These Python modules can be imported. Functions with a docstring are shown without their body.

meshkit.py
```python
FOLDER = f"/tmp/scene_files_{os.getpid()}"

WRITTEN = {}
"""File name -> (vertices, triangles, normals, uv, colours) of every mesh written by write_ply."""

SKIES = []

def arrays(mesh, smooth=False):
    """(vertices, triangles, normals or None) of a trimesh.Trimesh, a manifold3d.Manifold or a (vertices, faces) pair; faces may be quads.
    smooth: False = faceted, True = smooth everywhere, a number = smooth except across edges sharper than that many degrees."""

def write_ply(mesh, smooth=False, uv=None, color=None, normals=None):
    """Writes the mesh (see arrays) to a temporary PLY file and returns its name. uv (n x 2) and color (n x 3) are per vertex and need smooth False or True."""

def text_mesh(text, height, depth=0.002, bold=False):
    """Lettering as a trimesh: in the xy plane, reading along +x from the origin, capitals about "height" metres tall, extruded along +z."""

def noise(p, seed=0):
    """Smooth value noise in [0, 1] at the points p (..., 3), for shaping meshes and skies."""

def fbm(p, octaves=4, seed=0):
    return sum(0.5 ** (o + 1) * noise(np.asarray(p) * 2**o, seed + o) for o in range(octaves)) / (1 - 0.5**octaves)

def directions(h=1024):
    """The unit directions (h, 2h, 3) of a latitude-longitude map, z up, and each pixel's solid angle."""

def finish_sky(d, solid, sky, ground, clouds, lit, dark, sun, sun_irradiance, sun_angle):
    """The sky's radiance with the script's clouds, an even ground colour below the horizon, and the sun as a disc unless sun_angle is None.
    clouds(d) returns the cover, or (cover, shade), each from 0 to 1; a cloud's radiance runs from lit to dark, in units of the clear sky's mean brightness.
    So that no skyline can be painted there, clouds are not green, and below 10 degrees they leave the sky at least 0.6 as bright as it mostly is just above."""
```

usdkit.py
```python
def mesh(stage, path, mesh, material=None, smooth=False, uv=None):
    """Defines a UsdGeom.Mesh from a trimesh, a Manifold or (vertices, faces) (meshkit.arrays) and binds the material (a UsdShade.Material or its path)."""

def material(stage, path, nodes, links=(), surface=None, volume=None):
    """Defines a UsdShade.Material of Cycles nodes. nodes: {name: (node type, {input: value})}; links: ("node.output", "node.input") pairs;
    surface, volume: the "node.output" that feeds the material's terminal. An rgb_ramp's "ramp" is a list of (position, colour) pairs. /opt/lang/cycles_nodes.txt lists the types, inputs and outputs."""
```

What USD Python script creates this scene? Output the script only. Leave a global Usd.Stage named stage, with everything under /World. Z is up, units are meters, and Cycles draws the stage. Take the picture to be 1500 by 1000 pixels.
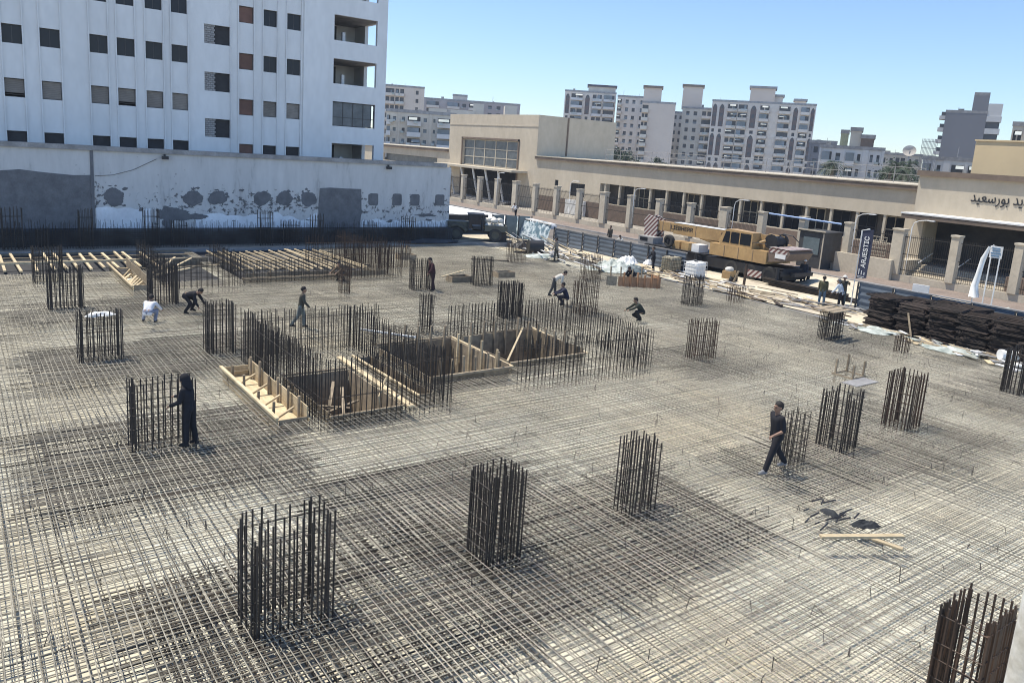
import math, random
import numpy as np
import trimesh
import manifold3d as m3
import meshkit, usdkit
from shapely.geometry import Polygon, box as sbox
from shapely.ops import unary_union
from pxr import Usd, UsdGeom, UsdLux, UsdShade, Gf, Sdf

stage = Usd.Stage.CreateInMemory()
UsdGeom.SetStageUpAxis(stage, UsdGeom.Tokens.z)
UsdGeom.SetStageMetersPerUnit(stage, 1.0)
W = UsdGeom.Xform.Define(stage, '/World')
stage.SetDefaultPrim(W.GetPrim())
UsdGeom.Scope.Define(stage, '/World/Looks')
mat = lambda name, nodes, links, surface=None, volume=None: usdkit.material(stage, '/World/Looks/' + name, nodes, links, surface, volume)

# ------------------------------------------------------------------ camera, sky, sun, exposure
CAM_Z = 7.7
R = np.array([[0.8107941831656189, -0.5815208622876302, 0.06668042643120908],
              [-0.05791100601452319, -0.19305562395463072, -0.9794773307442467],
              [0.5824595332958186, 0.7902929917339133, -0.19020483508333336]])   # right, down, forward
cam = UsdGeom.Camera.Define(stage, '/World/camera')
mm = Gf.Matrix4d(*[float(x) for x in (*R[0], 0, *(-R[1]), 0, *(-R[2]), 0, 0, 0, CAM_Z, 1)])
cam.AddTransformOp().Set(mm)
cam.CreateHorizontalApertureAttr(36.0)
cam.CreateVerticalApertureAttr(24.0)
cam.CreateFocalLengthAttr(36.0 * 1129.04 / 1500.0)
cam.CreateVerticalApertureOffsetAttr(-1.5)
cam.CreateClippingRangeAttr(Gf.Vec2f(0.1, 6000.0))
EXPOSURE = 0.78
cam.CreateExposureAttr(EXPOSURE)

SUN_EL = math.radians(66.0)
SUN_AZ = math.atan2(-0.56, 0.83)           # atan2(x, y) of the direction towards the sun
sun_dir = np.array([math.sin(SUN_AZ) * math.cos(SUN_EL), math.cos(SUN_AZ) * math.cos(SUN_EL), math.sin(SUN_EL)])
dome = UsdLux.DomeLight.Define(stage, '/World/sky')
skym = mat('sky_air', {'s': ('sky_texture', {'sky_type': 'single_scattering', 'sun_disc': False, 'sun_elevation': SUN_EL, 'sun_rotation': SUN_AZ,
                                             'altitude': 10.0, 'air_density': 1.0, 'aerosol_density': 0.2, 'ozone_density': 3.5}),
                       't': ('mix', {'mix_type': 'multiply', 'fac': 1.0, 'color2': (0.91, 0.97, 1.06)}),
                       'b': ('background_shader', {'strength': 0.10})}, [('s.color', 't.color1'), ('t.color', 'b.color')], surface='b.background')
UsdShade.MaterialBindingAPI.Apply(dome.GetPrim()).Bind(skym)
dome.GetPrim().SetCustomDataByKey('kind', 'structure')
sun = UsdLux.DistantLight.Define(stage, '/World/sun')
sun.CreateIntensityAttr(1.0)
sun.CreateNormalizeAttr(True)
sun.CreateAngleAttr(0.5)
sun.CreateColorAttr(Gf.Vec3f(1.0, 0.95, 0.86))
rot = Gf.Rotation(Gf.Vec3d(0, 0, 1), Gf.Vec3d(*[float(x) for x in sun_dir]))
sun.AddTransformOp().Set(Gf.Matrix4d().SetRotate(rot))

# ------------------------------------------------------------------ helpers
rng = random.Random(7)
used = {}


def numbered(parent, name):
    key = (parent, name)
    n = used.get(key, -1) + 1
    used[key] = n
    return f'{parent}/{name}' if n == 0 else f'{parent}/{name}_{n:03d}'


def tag(p, label=None, cat=None, group=None, kind=None):
    for k, v in (('label', label), ('category', cat), ('group', group), ('kind', kind)):
        if v:
            p.SetCustomDataByKey(k, v)
    return p


def thing(name, label, cat, loc=(0, 0, 0), rz=0.0, group=None, kind=None):
    x = UsdGeom.Xform.Define(stage, numbered('/World', name))
    x.AddTranslateOp().Set(Gf.Vec3d(*map(float, loc)))
    if rz:
        x.AddRotateZOp().Set(float(rz))
    tag(x.GetPrim(), label, cat, group, kind)
    return str(x.GetPath())


class M:
    """collects geometry; build() makes it ONE mesh"""
    def __init__(self):
        self.v, self.f, self.n = [], [], 0

    def add(self, v, f):
        v = np.asarray(v, float); f = np.asarray(f, int)
        if f.shape[1] == 4:
            f = np.vstack([f[:, [0, 1, 2]], f[:, [0, 2, 3]]])
        self.v.append(v); self.f.append(f + self.n); self.n += len(v)
        return self

    def tm(self, t):
        return self.add(t.vertices, t.faces)

    def box(self, x0, y0, z0, x1, y1, z1):
        x0, x1 = min(x0, x1), max(x0, x1); y0, y1 = min(y0, y1), max(y0, y1); z0, z1 = min(z0, z1), max(z0, z1)
        v = [(x, y, z) for z in (z0, z1) for x, y in ((x0, y0), (x1, y0), (x1, y1), (x0, y1))]
        return self.add(v, [(3, 2, 1, 0), (4, 5, 6, 7), (0, 1, 5, 4), (1, 2, 6, 5), (2, 3, 7, 6), (3, 0, 4, 7)])

    def obox(self, c, s, yaw=0.0, pitch=0.0, roll=0.0):
        """box centred at c, size s, rotated (degrees)"""
        cy, sy = math.cos(math.radians(yaw)), math.sin(math.radians(yaw))
        cp, sp = math.cos(math.radians(pitch)), math.sin(math.radians(pitch))
        cr, sr = math.cos(math.radians(roll)), math.sin(math.radians(roll))
        Rm = np.array([[cy, -sy, 0], [sy, cy, 0], [0, 0, 1]]) @ np.array([[cp, 0, sp], [0, 1, 0], [-sp, 0, cp]]) @ np.array([[1, 0, 0], [0, cr, -sr], [0, sr, cr]])
        h = np.asarray(s, float) / 2
        v = np.array([(x, y, z) for z in (-1, 1) for x, y in ((-1, -1), (1, -1), (1, 1), (-1, 1))]) * h
        return self.add(v @ Rm.T + np.asarray(c, float), [(3, 2, 1, 0), (4, 5, 6, 7), (0, 1, 5, 4), (1, 2, 6, 5), (2, 3, 7, 6), (3, 0, 4, 7)])

    def plank(self, p, q, w, h, twist=0.0):
        """rectangular bar from p to q, width w (horizontal), height h"""
        p = np.asarray(p, float); q = np.asarray(q, float); d = q - p; L = np.linalg.norm(d); d = d / L
        up = np.array([0, 0, 1.0]) if abs(d[2]) < 0.95 else np.array([1.0, 0, 0])
        s = np.cross(d, up); s /= np.linalg.norm(s); u = np.cross(s, d)
        if twist:
            c, t = math.cos(twist), math.sin(twist); s, u = s * c + u * t, u * c - s * t
        v = [o + a * s * w / 2 + b * u * h / 2 for o in (p, q) for a, b in ((-1, -1), (1, -1), (1, 1), (-1, 1))]
        return self.add(v, [(0, 1, 2, 3), (7, 6, 5, 4), (1, 0, 4, 5), (2, 1, 5, 6), (3, 2, 6, 7), (0, 3, 7, 4)])

    def tube(self, pts, r, n=5, cap=True):
        P = np.asarray(pts, float); k = len(P)
        T = np.gradient(P, axis=0); T /= np.maximum(np.linalg.norm(T, axis=1, keepdims=True), 1e-9)
        ref = np.array([0, 0, 1.0]) if abs(T[:, 2]).mean() < 0.8 else np.array([1.0, 0, 0])
        S = np.cross(T, ref); S /= np.maximum(np.linalg.norm(S, axis=1, keepdims=True), 1e-9); U = np.cross(S, T)
        a = np.arange(n) / n * 2 * np.pi + 0.3
        rr = np.broadcast_to(np.asarray(r, float), (k,))
        V = P[:, None] + rr[:, None, None] * (np.cos(a)[None, :, None] * S[:, None] + np.sin(a)[None, :, None] * U[:, None])
        i = np.arange(k - 1)[:, None] * n; j = np.arange(n)[None]; j2 = (j + 1) % n
        F = np.stack([i + j, i + n + j, i + n + j2, i + j2], -1).reshape(-1, 4)
        F = np.vstack([F[:, [0, 2, 1]], F[:, [0, 3, 2]]])
        if cap:
            F = np.vstack([F] + [[(0, q, q + 1)] for q in range(1, n - 1)] + [[((k - 1) * n, (k - 1) * n + q + 1, (k - 1) * n + q)] for q in range(1, n - 1)])
        return self.add(V.reshape(-1, 3), F)

    def cyl(self, p, q, r, n=12, r2=None):
        return self.tube([p, q], [r, r if r2 is None else r2], n)

    def build(self, name, material, parent='/World', label=None, cat=None, group=None, kind=None, smooth=False):
        if not self.v:
            return None
        m = usdkit.mesh(stage, numbered(parent, name), (np.vstack(self.v), np.vstack(self.f)), material, smooth)
        tag(m.GetPrim(), label, cat, group, kind)
        return str(m.GetPath())


def holed(m, axis, at, thick, a0, a1, z0, z1, holes):
    """wall slab in the plane axis = at .. at+thick, spanning a0..a1 and z0..z1, with rectangular holes (a0, a1, z0, z1)"""
    zs = sorted({z0, z1, *[min(max(h[2], z0), z1) for h in holes], *[min(max(h[3], z0), z1) for h in holes]})
    for za, zb in zip(zs, zs[1:]):
        if zb - za < 1e-6:
            continue
        zc = (za + zb) / 2
        cuts = sorted((max(h[0], a0), min(h[1], a1)) for h in holes if h[2] < zc < h[3])
        x = a0
        for c0, c1 in cuts + [(a1, a1)]:
            if c0 - x > 1e-6:
                if axis == 'y':
                    m.box(x, at, za, c0, at + thick, zb)
                else:
                    m.box(at, x, za, at + thick, c0, zb)
            x = max(x, c1)
    return m


def prism(m, poly, axis, at, depth):
    """extrude a shapely polygon given in (a, z) along an axis: 'y' plane -> a = x, 'x' plane -> a = y"""
    for g in getattr(poly, 'geoms', [poly]):
        t = trimesh.creation.extrude_polygon(g, depth, engine='earcut')
        v = np.array(t.vertices)
        if axis == 'y':
            w = np.stack([v[:, 0], at + v[:, 2], v[:, 1]], 1); f = t.faces[:, ::-1]
        elif axis == 'x':
            w = np.stack([at + v[:, 2], v[:, 0], v[:, 1]], 1); f = t.faces
        else:
            w = np.stack([v[:, 0], v[:, 1], at + v[:, 2]], 1); f = t.faces
        m.add(w, f)
    return m


def blob(cx, cz, rx, rz, seed, rough=0.18, n=36, square=2.0):
    r = random.Random(seed); k = [(r.uniform(-1, 1), r.uniform(0, 6.28)) for _ in range(9)]
    pts = []
    for i in range(n):
        a = i / n * 2 * math.pi
        q = 1 + rough * sum(c / (j + 1.5) * math.sin((j + 2) * a + p) for j, (c, p) in enumerate(k)) + r.uniform(-0.35, 0.35) * rough
        c, s = math.cos(a), math.sin(a)
        e = 2 / square
        pts.append((cx + rx * q * math.copysign(abs(c) ** e, c), cz + rz * q * math.copysign(abs(s) ** e, s)))
    return Polygon(pts).buffer(0)


# ------------------------------------------------------------------ materials
def surf(name, col, col2=None, rough=0.7, metal=0.0, scale=2.0, detail=5.0, lo=0.35, hi=0.65, bump=0.0, bscale=30.0, spec=0.35, coord='world', stretch=None, rand=0.0, fine=0.0):
    """principled material whose base colour wanders between col and col2 with noise (world or object space)"""
    col2 = col2 or tuple(c * 0.75 for c in col)
    N = {'n': ('noise_texture', {'scale': scale, 'detail': detail, 'roughness': 0.6}),
         'r': ('rgb_ramp', {'ramp': [(lo, col), (hi, col2)]}),
         'p': ('principled_bsdf', {'roughness': rough, 'metallic': metal, 'specular_ior_level': spec})}
    L = [('n.fac', 'r.fac')]
    if coord == 'world':
        N['g'] = ('geometry', {}); src = 'g.position'
    else:
        N['g'] = ('texture_coordinate', {}); src = 'g.object'
    if stretch:
        N['mp'] = ('mapping', {'scale': stretch}); L += [(src, 'mp.vector')]; src = 'mp.vector'
    L.append((src, 'n.vector'))
    out = 'r.color'
    if fine:
        N['n2'] = ('noise_texture', {'scale': bscale, 'detail': 4.0}); L.append((src, 'n2.vector'))
        N['mr2'] = ('map_range', {'from_min': 0.3, 'from_max': 0.7, 'to_min': 1 - fine, 'to_max': 1 + fine}); L.append(('n2.fac', 'mr2.value'))
        N['hv'] = ('hsv', {}); L += [(out, 'hv.color'), ('mr2.result', 'hv.value')]; out = 'hv.color'
    if rand:
        N['oi'] = ('object_info', {})
        N['mr'] = ('map_range', {'from_min': 0.0, 'from_max': 1.0, 'to_min': 1 - rand, 'to_max': 1 + rand}); L.append(('oi.random', 'mr.value'))
        N['hr'] = ('hsv', {}); L += [(out, 'hr.color'), ('mr.result', 'hr.value')]; out = 'hr.color'
    L.append((out, 'p.base_color'))
    if bump:
        N['bn'] = ('noise_texture', {'scale': bscale, 'detail': 5.0}); L.append((src, 'bn.vector'))
        N['b'] = ('bump', {'strength': 0.6, 'distance': bump}); L += [('bn.fac', 'b.height'), ('b.normal', 'p.normal')]
    return mat(name, N, L, surface='p.BSDF')


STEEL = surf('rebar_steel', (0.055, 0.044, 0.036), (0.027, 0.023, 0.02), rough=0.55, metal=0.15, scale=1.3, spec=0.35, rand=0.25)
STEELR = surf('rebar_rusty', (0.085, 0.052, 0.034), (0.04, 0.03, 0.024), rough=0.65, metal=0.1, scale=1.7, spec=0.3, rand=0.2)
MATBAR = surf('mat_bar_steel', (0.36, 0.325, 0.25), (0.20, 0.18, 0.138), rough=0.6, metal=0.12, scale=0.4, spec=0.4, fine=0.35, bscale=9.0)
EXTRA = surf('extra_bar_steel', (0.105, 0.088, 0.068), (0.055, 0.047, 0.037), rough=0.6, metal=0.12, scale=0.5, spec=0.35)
MATLOW = surf('lower_bar_steel', (0.22, 0.195, 0.15), (0.13, 0.115, 0.09), rough=0.6, metal=0.12, scale=0.4, spec=0.35)  # darker copy of the mat bar steel, depth shade put into the colour
BLIND = surf('blinding_concrete', (0.535, 0.515, 0.42), (0.46, 0.395, 0.27), rough=0.9, scale=0.11, lo=0.45, hi=0.7, fine=0.14, bscale=2.5)
SAND = surf('pale_sand', (0.56, 0.49, 0.36), (0.42, 0.36, 0.27), rough=0.95, scale=0.4, bump=0.03, bscale=6.0, fine=0.15)
EARTH = surf('dusty_earth', (0.34, 0.30, 0.24), (0.24, 0.21, 0.17), rough=0.95, scale=0.03, fine=0.15, bscale=2.0)
ROADM = surf('dusty_asphalt', (0.17, 0.145, 0.12), (0.10, 0.09, 0.08), rough=0.9, scale=0.5, fine=0.15, bscale=12.0)
PAVE = surf('pavement_tiles', (0.23, 0.18, 0.145), (0.17, 0.135, 0.11), rough=0.85, scale=0.8, fine=0.2, bscale=9.0)
PINE = surf('pine_board', (0.56, 0.45, 0.285), (0.42, 0.33, 0.20), rough=0.7, scale=6.0, stretch=(1, 0.25, 1), rand=0.2, fine=0.12, bscale=25.0)
PINEW = surf('weathered_board', (0.30, 0.24, 0.16), (0.19, 0.15, 0.105), rough=0.8, scale=5.0, rand=0.25, fine=0.15, bscale=20.0)
PLYRED = surf('orange_plywood', (0.36, 0.19, 0.10), (0.27, 0.15, 0.08), rough=0.7, scale=3.0, rand=0.15)
WHITEB = surf('white_render', (0.65, 0.65, 0.64), (0.585, 0.585, 0.575), rough=0.8, scale=0.3, stretch=(1, 1, 0.35), fine=0.04, bscale=3.0)
GLASS = mat('window_glass', {'p': ('principled_bsdf', {'base_color': (0.018, 0.02, 0.024), 'roughness': 0.2, 'specular_ior_level': 0.25})}, [], surface='p.BSDF')
GLASSG = surf('dusty_glass', (0.11, 0.12, 0.125), (0.06, 0.07, 0.075), rough=0.3, scale=1.2, spec=0.5)
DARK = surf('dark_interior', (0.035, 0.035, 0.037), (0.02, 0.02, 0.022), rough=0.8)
SHUTTER = surf('beige_roller_blind', (0.235, 0.21, 0.185), (0.18, 0.16, 0.14), rough=0.7, scale=2.0, rand=0.2)
SHUTBR = surf('brown_shutter', (0.15, 0.075, 0.055), (0.11, 0.055, 0.04), rough=0.6, rand=0.15)
FRAMED = surf('dark_frame', (0.06, 0.06, 0.06), (0.04, 0.04, 0.04), rough=0.5)
CONC = surf('grey_concrete', (0.30, 0.29, 0.28), (0.20, 0.195, 0.19), rough=0.9, scale=1.2, fine=0.12, bscale=12.0)
CONCD = surf('dark_mortar', (0.145, 0.147, 0.155), (0.10, 0.102, 0.108), rough=0.95, scale=1.4, bump=0.01, bscale=14.0, fine=0.1)
BEIGE = surf('beige_render', (0.50, 0.43, 0.325), (0.44, 0.375, 0.28), rough=0.85, scale=0.35, stretch=(1, 1, 0.5), fine=0.05, bscale=2.0)
BEIGEP = surf('beige_pillar_render', (0.50, 0.44, 0.34), (0.42, 0.365, 0.28), rough=0.85, scale=0.7, fine=0.08, bscale=5.0)
CORN = surf('brown_cornice', (0.20, 0.15, 0.11), (0.14, 0.105, 0.08), rough=0.85, scale=0.8)
BRICKR = surf('red_brown_tile_wall', (0.18, 0.13, 0.10), (0.14, 0.105, 0.08), rough=0.8, scale=2.0, fine=0.1, bscale=14.0)
TAN = surf('tan_render', (0.60, 0.47, 0.28), (0.55, 0.43, 0.26), rough=0.85, scale=0.3)
WHITEP = surf('white_paint', (0.74, 0.73, 0.70), (0.62, 0.61, 0.58), rough=0.55, scale=1.5)
BLACKP = surf('black_paint_and_shade', (0.028, 0.028, 0.03), (0.018, 0.018, 0.02), rough=0.5)
IRON = surf('railing_iron', (0.05, 0.045, 0.04), (0.03, 0.028, 0.026), rough=0.6, metal=0.3)
GREENT = surf('grey_green_sheet', (0.13, 0.16, 0.165), (0.09, 0.115, 0.12), rough=0.6, scale=1.1, fine=0.1, bscale=6.0)
HOARD = surf('blue_grey_corrugated', (0.105, 0.125, 0.15), (0.07, 0.085, 0.10), rough=0.5, scale=0.8, stretch=(1, 1, 2.5), rand=0.15, spec=0.4)
YELLOW = surf('crane_yellow', (0.42, 0.275, 0.125), (0.33, 0.21, 0.095), rough=0.5, scale=0.9, fine=0.08, bscale=5.0, spec=0.4)
RUBBER = surf('tyre_rubber', (0.028, 0.028, 0.028), (0.05, 0.047, 0.042), rough=0.85, scale=4.0)
STACKM = surf('rusty_stirrup_steel', (0.048, 0.033, 0.026), (0.022, 0.017, 0.014), rough=0.7, metal=0.2, scale=2.0, rand=0.3)
PLASTW = surf('white_plastic', (0.78, 0.78, 0.75), (0.66, 0.65, 0.61), rough=0.45, scale=1.5)
TARP = surf('pale_tarp', (0.52, 0.54, 0.49), (0.20, 0.23, 0.20), rough=0.6, scale=1.6)
TARPB = surf('blue_white_sheet', (0.50, 0.56, 0.58), (0.13, 0.20, 0.24), rough=0.5, scale=3.0, lo=0.45, hi=0.55)
SACK = surf('woven_sack', (0.62, 0.60, 0.54), (0.42, 0.40, 0.35), rough=0.85, scale=3.0, fine=0.15, bscale=14.0)
LEAF = surf('palm_leaf', (0.042, 0.062, 0.025), (0.024, 0.038, 0.016), rough=0.6, scale=1.0)
BARK = surf('palm_bark', (0.22, 0.17, 0.12), (0.13, 0.10, 0.07), rough=0.9, scale=3.0)

# whitewashed site wall: chipped plaster and dirt runs (real wear, tied to the wall itself)
WALLW = mat('old_whitewash', {
    'g': ('geometry', {}),
    'sx': ('separate_xyz', {}),
    'mp': ('mapping', {'scale': (1.0, 1.0, 0.22)}),
    'n1': ('noise_texture', {'scale': 1.1, 'detail': 8.0, 'roughness': 0.7}),
    'r1': ('rgb_ramp', {'ramp': [(0.28, (0.26, 0.255, 0.25)), (0.42, (0.46, 0.455, 0.445)), (0.7, (0.555, 0.55, 0.535))]}),
    'n2': ('noise_texture', {'scale': 2.6, 'detail': 9.0, 'roughness': 0.72}),
    'n3': ('noise_texture', {'scale': 0.32, 'detail': 2.0}),
    'zr': ('rgb_ramp', {'ramp': [(0.0, (0.15, 0.15, 0.15)), (0.25, (0.10, 0.10, 0.10)), (0.36, (0.17, 0.17, 0.17)), (0.5, (0.15, 0.15, 0.15)), (0.68, (0.05, 0.05, 0.05)), (1.0, (0.0, 0.0, 0.0))]}),
    'zm': ('math', {'math_type': 'divide', 'value2': 6.2}),
    'a1': ('math', {'math_type': 'multiply_add', 'value2': 0.22}),
    'a2': ('math', {'math_type': 'add'}),
    'th': ('rgb_ramp', {'ramp': [(0.81, (0, 0, 0)), (0.835, (1, 1, 1))]}),
    'mx': ('mix_color', {'blend_type': 'mix', 'b': (0.125, 0.125, 0.125)}),
    'p': ('principled_bsdf', {'roughness': 0.9, 'specular_ior_level': 0.2}),
    'b': ('bump', {'strength': 0.6, 'distance': 0.02, 'invert': True})},
    [('g.position', 'mp.vector'), ('mp.vector', 'n1.vector'), ('n1.fac', 'r1.fac'), ('g.position', 'n2.vector'), ('g.position', 'n3.vector'),
     ('g.position', 'sx.vector'), ('sx.z', 'zm.value1'), ('zm.value', 'zr.fac'),
     ('n3.fac', 'a1.value1'), ('n2.fac', 'a1.value3'), ('a1.value', 'a2.value1'), ('zr.color', 'a2.value2'), ('a2.value', 'th.fac'),
     ('th.color', 'mx.fac'), ('r1.color', 'mx.a'), ('mx.result', 'p.base_color'), ('th.color', 'b.height'), ('b.normal', 'p.normal')], surface='p.BSDF')
WASHB = surf('fresh_whitewash_band', (0.70, 0.725, 0.75), (0.60, 0.62, 0.64), rough=0.85, scale=0.8, fine=0.06, bscale=6.0)

# ------------------------------------------------------------------ ground, pit, street
PX0, PX1, PY0, PY1, PZ = -34.0, 37.6, -26.0, 52.2, -0.34
gm = M()
BIG = 3000.0
for x0, y0, x1, y1 in ((-BIG, PY1, BIG, BIG), (-BIG, -BIG, BIG, PY0), (-BIG, PY0, PX0, PY1), (PX1, PY0, BIG, PY1)):
    gm.add([(x0, y0, 0), (x1, y0, 0), (x1, y1, 0), (x0, y1, 0)], [(0, 1, 2, 3)])
gm.build('ground', EARTH, kind='structure')
PITS = [(8.28, 10.52, 19.38, 23.27), (11.38, 11.92, 19.95, 24.55), (12.48, 15.57, 21.03, 24.97), (16.13, 19.57, 21.63, 24.97)]   # deeper than the mat
gm = prism(M(), sbox(PX0, PY0, PX1, PY1).difference(unary_union([sbox(a, c, b, d) for a, b, c, d in PITS])), 'z', PZ - 0.08, 0.08)
gm.build('pit_floor', BLIND, kind='structure')
gm = M()
gm.box(PX1 - 0.12, PY0, PZ, PX1, PY1, -0.004); gm.box(PX0, PY1 - 0.12, PZ, PX1 - 0.12, PY1, -0.004)
gm.build('pit_edge', CONC, kind='structure')


def sheet(name, m, x0, y0, x1, y1, z, n=10, wob=0.0, seed=0):
    xs = np.linspace(x0, x1, n + 1); ys = np.linspace(y0, y1, n + 1); X, Y = np.meshgrid(xs, ys)
    P = np.stack([X.ravel(), Y.ravel(), np.zeros(X.size)], 1)
    P[:, 2] = z + wob * (meshkit.fbm(P * 0.45, 4, seed) ** 1.0)
    i = np.arange(n)[:, None] * (n + 1) + np.arange(n)[None]
    F = np.stack([i, i + 1, i + n + 2, i + n + 1], -1).reshape(-1, 4)
    k = M().add(P, F)
    return k.build(name, m, kind='structure', smooth=True)


sheet('sandy_verge', SAND, 37.62, -20, 43.2, 53, 0.005, 60, 0.12, 1)
sheet('sandy_verge', SAND, 33.2, 53.2, 43.2, 62.0, 0.004, 30, 0.08, 2)
sheet('sand_lot', SAND, 43.2, 6.0, 52.2, 36.0, 0.005, 40, 0.10, 3)
M().box(43.25, 36.0, -0.2, 52.4, 170, 0.012).build('street', ROADM, kind='structure')
pv = M(); pv.box(52.4, -10, -0.2, 55.78, 175, 0.13)
pv.build('pavement', PAVE, kind='structure')
kb = M(); kb.box(52.22, -10, -0.2, 52.4, 175, 0.15)
kb.build('kerb', CONC, kind='structure')
M().box(56.25, -10, -0.2, 63.0, 175, 0.14).build('school_forecourt', surf('forecourt_concrete', (0.44, 0.40, 0.33), (0.34, 0.30, 0.25), rough=0.9, scale=0.7), kind='structure')

# ------------------------------------------------------------------ the reinforcement mat
HOLES = [  # openings and formed edges in the top mat: x0, x1, y0, y1
    (6.85, 7.62, 19.6, 24.7), (8.25, 10.55, 19.35, 23.3), (11.35, 11.95, 19.9, 24.6), (12.45, 15.6, 21.0, 25.0), (16.1, 19.6, 21.6, 25.0),
    (-40, 8.6, 44.6, 53), (12.2, 20.4, 40.4, 53), (6.75, 7.55, 39.2, 46), (8.3, 11.6, 41.0, 53)]
MX0, MX1, MY0, MY1 = -9.0, 37.35, 2.0, 51.9


def cut(lo, hi, c, axis):
    """the runs of a bar at coordinate c that are not inside an opening"""
    hs = []
    for x0, x1, y0, y1 in HOLES:
        if axis == 'x' and y0 < c < y1:
            hs.append((x0, x1))
        if axis == 'y' and x0 < c < x1:
            hs.append((y0, y1))
    hs.sort(); out = []; a = lo
    for h0, h1 in hs:
        if min(h0, hi) - a > 0.3:
            out.append((a, min(h0, hi)))
        a = max(a, h1)
    if hi - a > 0.3:
        out.append((a, hi))
    return out


def right_edge(y):                        # the mat stops short of the debris strip, unevenly
    return 37.3 - 1.2 * max(0.0, min(1.0, (y - 36) / 3)) * 2.6 + 0.25 * math.sin(y * 1.7) - 1.3 * max(0.0, min(1.0, (16 - y) / 4))


def run(m, axis, c, a, b, z, r, n=5, step=2.6, wob=0.018):
    k = max(2, int((b - a) / step) + 1)
    t = np.linspace(a, b, k)
    off = np.array([rng.gauss(0, wob) for _ in range(k)]); zz = z + np.array([rng.gauss(0, 0.006) for _ in range(k)])
    P = np.stack([t, c + off, zz], 1) if axis == 'x' else np.stack([c + off, t, zz], 1)
    m.tube(P, r, n)


mat_t = thing('rebar_mat', 'wide two-way mat of steel reinforcing bars covering the whole building pit', 'rebar mat')
SP = 0.136
segs = []                                   # every bar of the top mat: 10-12 m long, lapped end to end
for axis, lo, hi in (('x', MY0, MY1), ('y', MX0, MX1)):
    for c0 in np.arange(lo, hi, SP):
        c = c0 + rng.gauss(0, 0.016)
        if axis == 'x':
            runs_ = cut(MX0 + rng.uniform(-0.4, 0.4), right_edge(c) + rng.uniform(-0.15, 0.1), c, 'x')
        else:
            ylim = [yq for yq in np.arange(MY0, MY1, 0.5) if right_edge(yq) > c]
            runs_ = cut(min(ylim), max(ylim) + 0.4, c, 'y') if ylim else []
        for a, b in runs_:
            while True:
                e = a + rng.uniform(10.5, 12.0)
                segs.append((axis, c + rng.gauss(0, 0.012), a, min(b, e), -0.018 if axis == 'x' else 0.008))
                if e >= b:
                    break
                a = e - 0.9


def seen(s):                                # how long a bar looks in the photograph
    t = np.linspace(s[2], s[3], 9); P = np.stack([t, t * 0 + s[1], t * 0], 1) if s[0] == 'x' else np.stack([t * 0 + s[1], t, t * 0], 1)
    q = (P - [0, 0, CAM_Z]) @ R.T; u = np.stack([q[:, 0], q[:, 1]], 1) / np.maximum(q[:, 2:], 0.5) * 1129 + [750, 437]
    ok = (q[:, 2] > 0.5) & (u[:, 0] > 0) & (u[:, 0] < 1500) & (u[:, 1] > 0) & (u[:, 1] < 1000)
    d = np.linalg.norm(np.diff(u, axis=0), axis=1)
    return (d * (ok[1:] & ok[:-1]) / np.maximum(q[1:, 2], 1)).sum()


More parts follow.
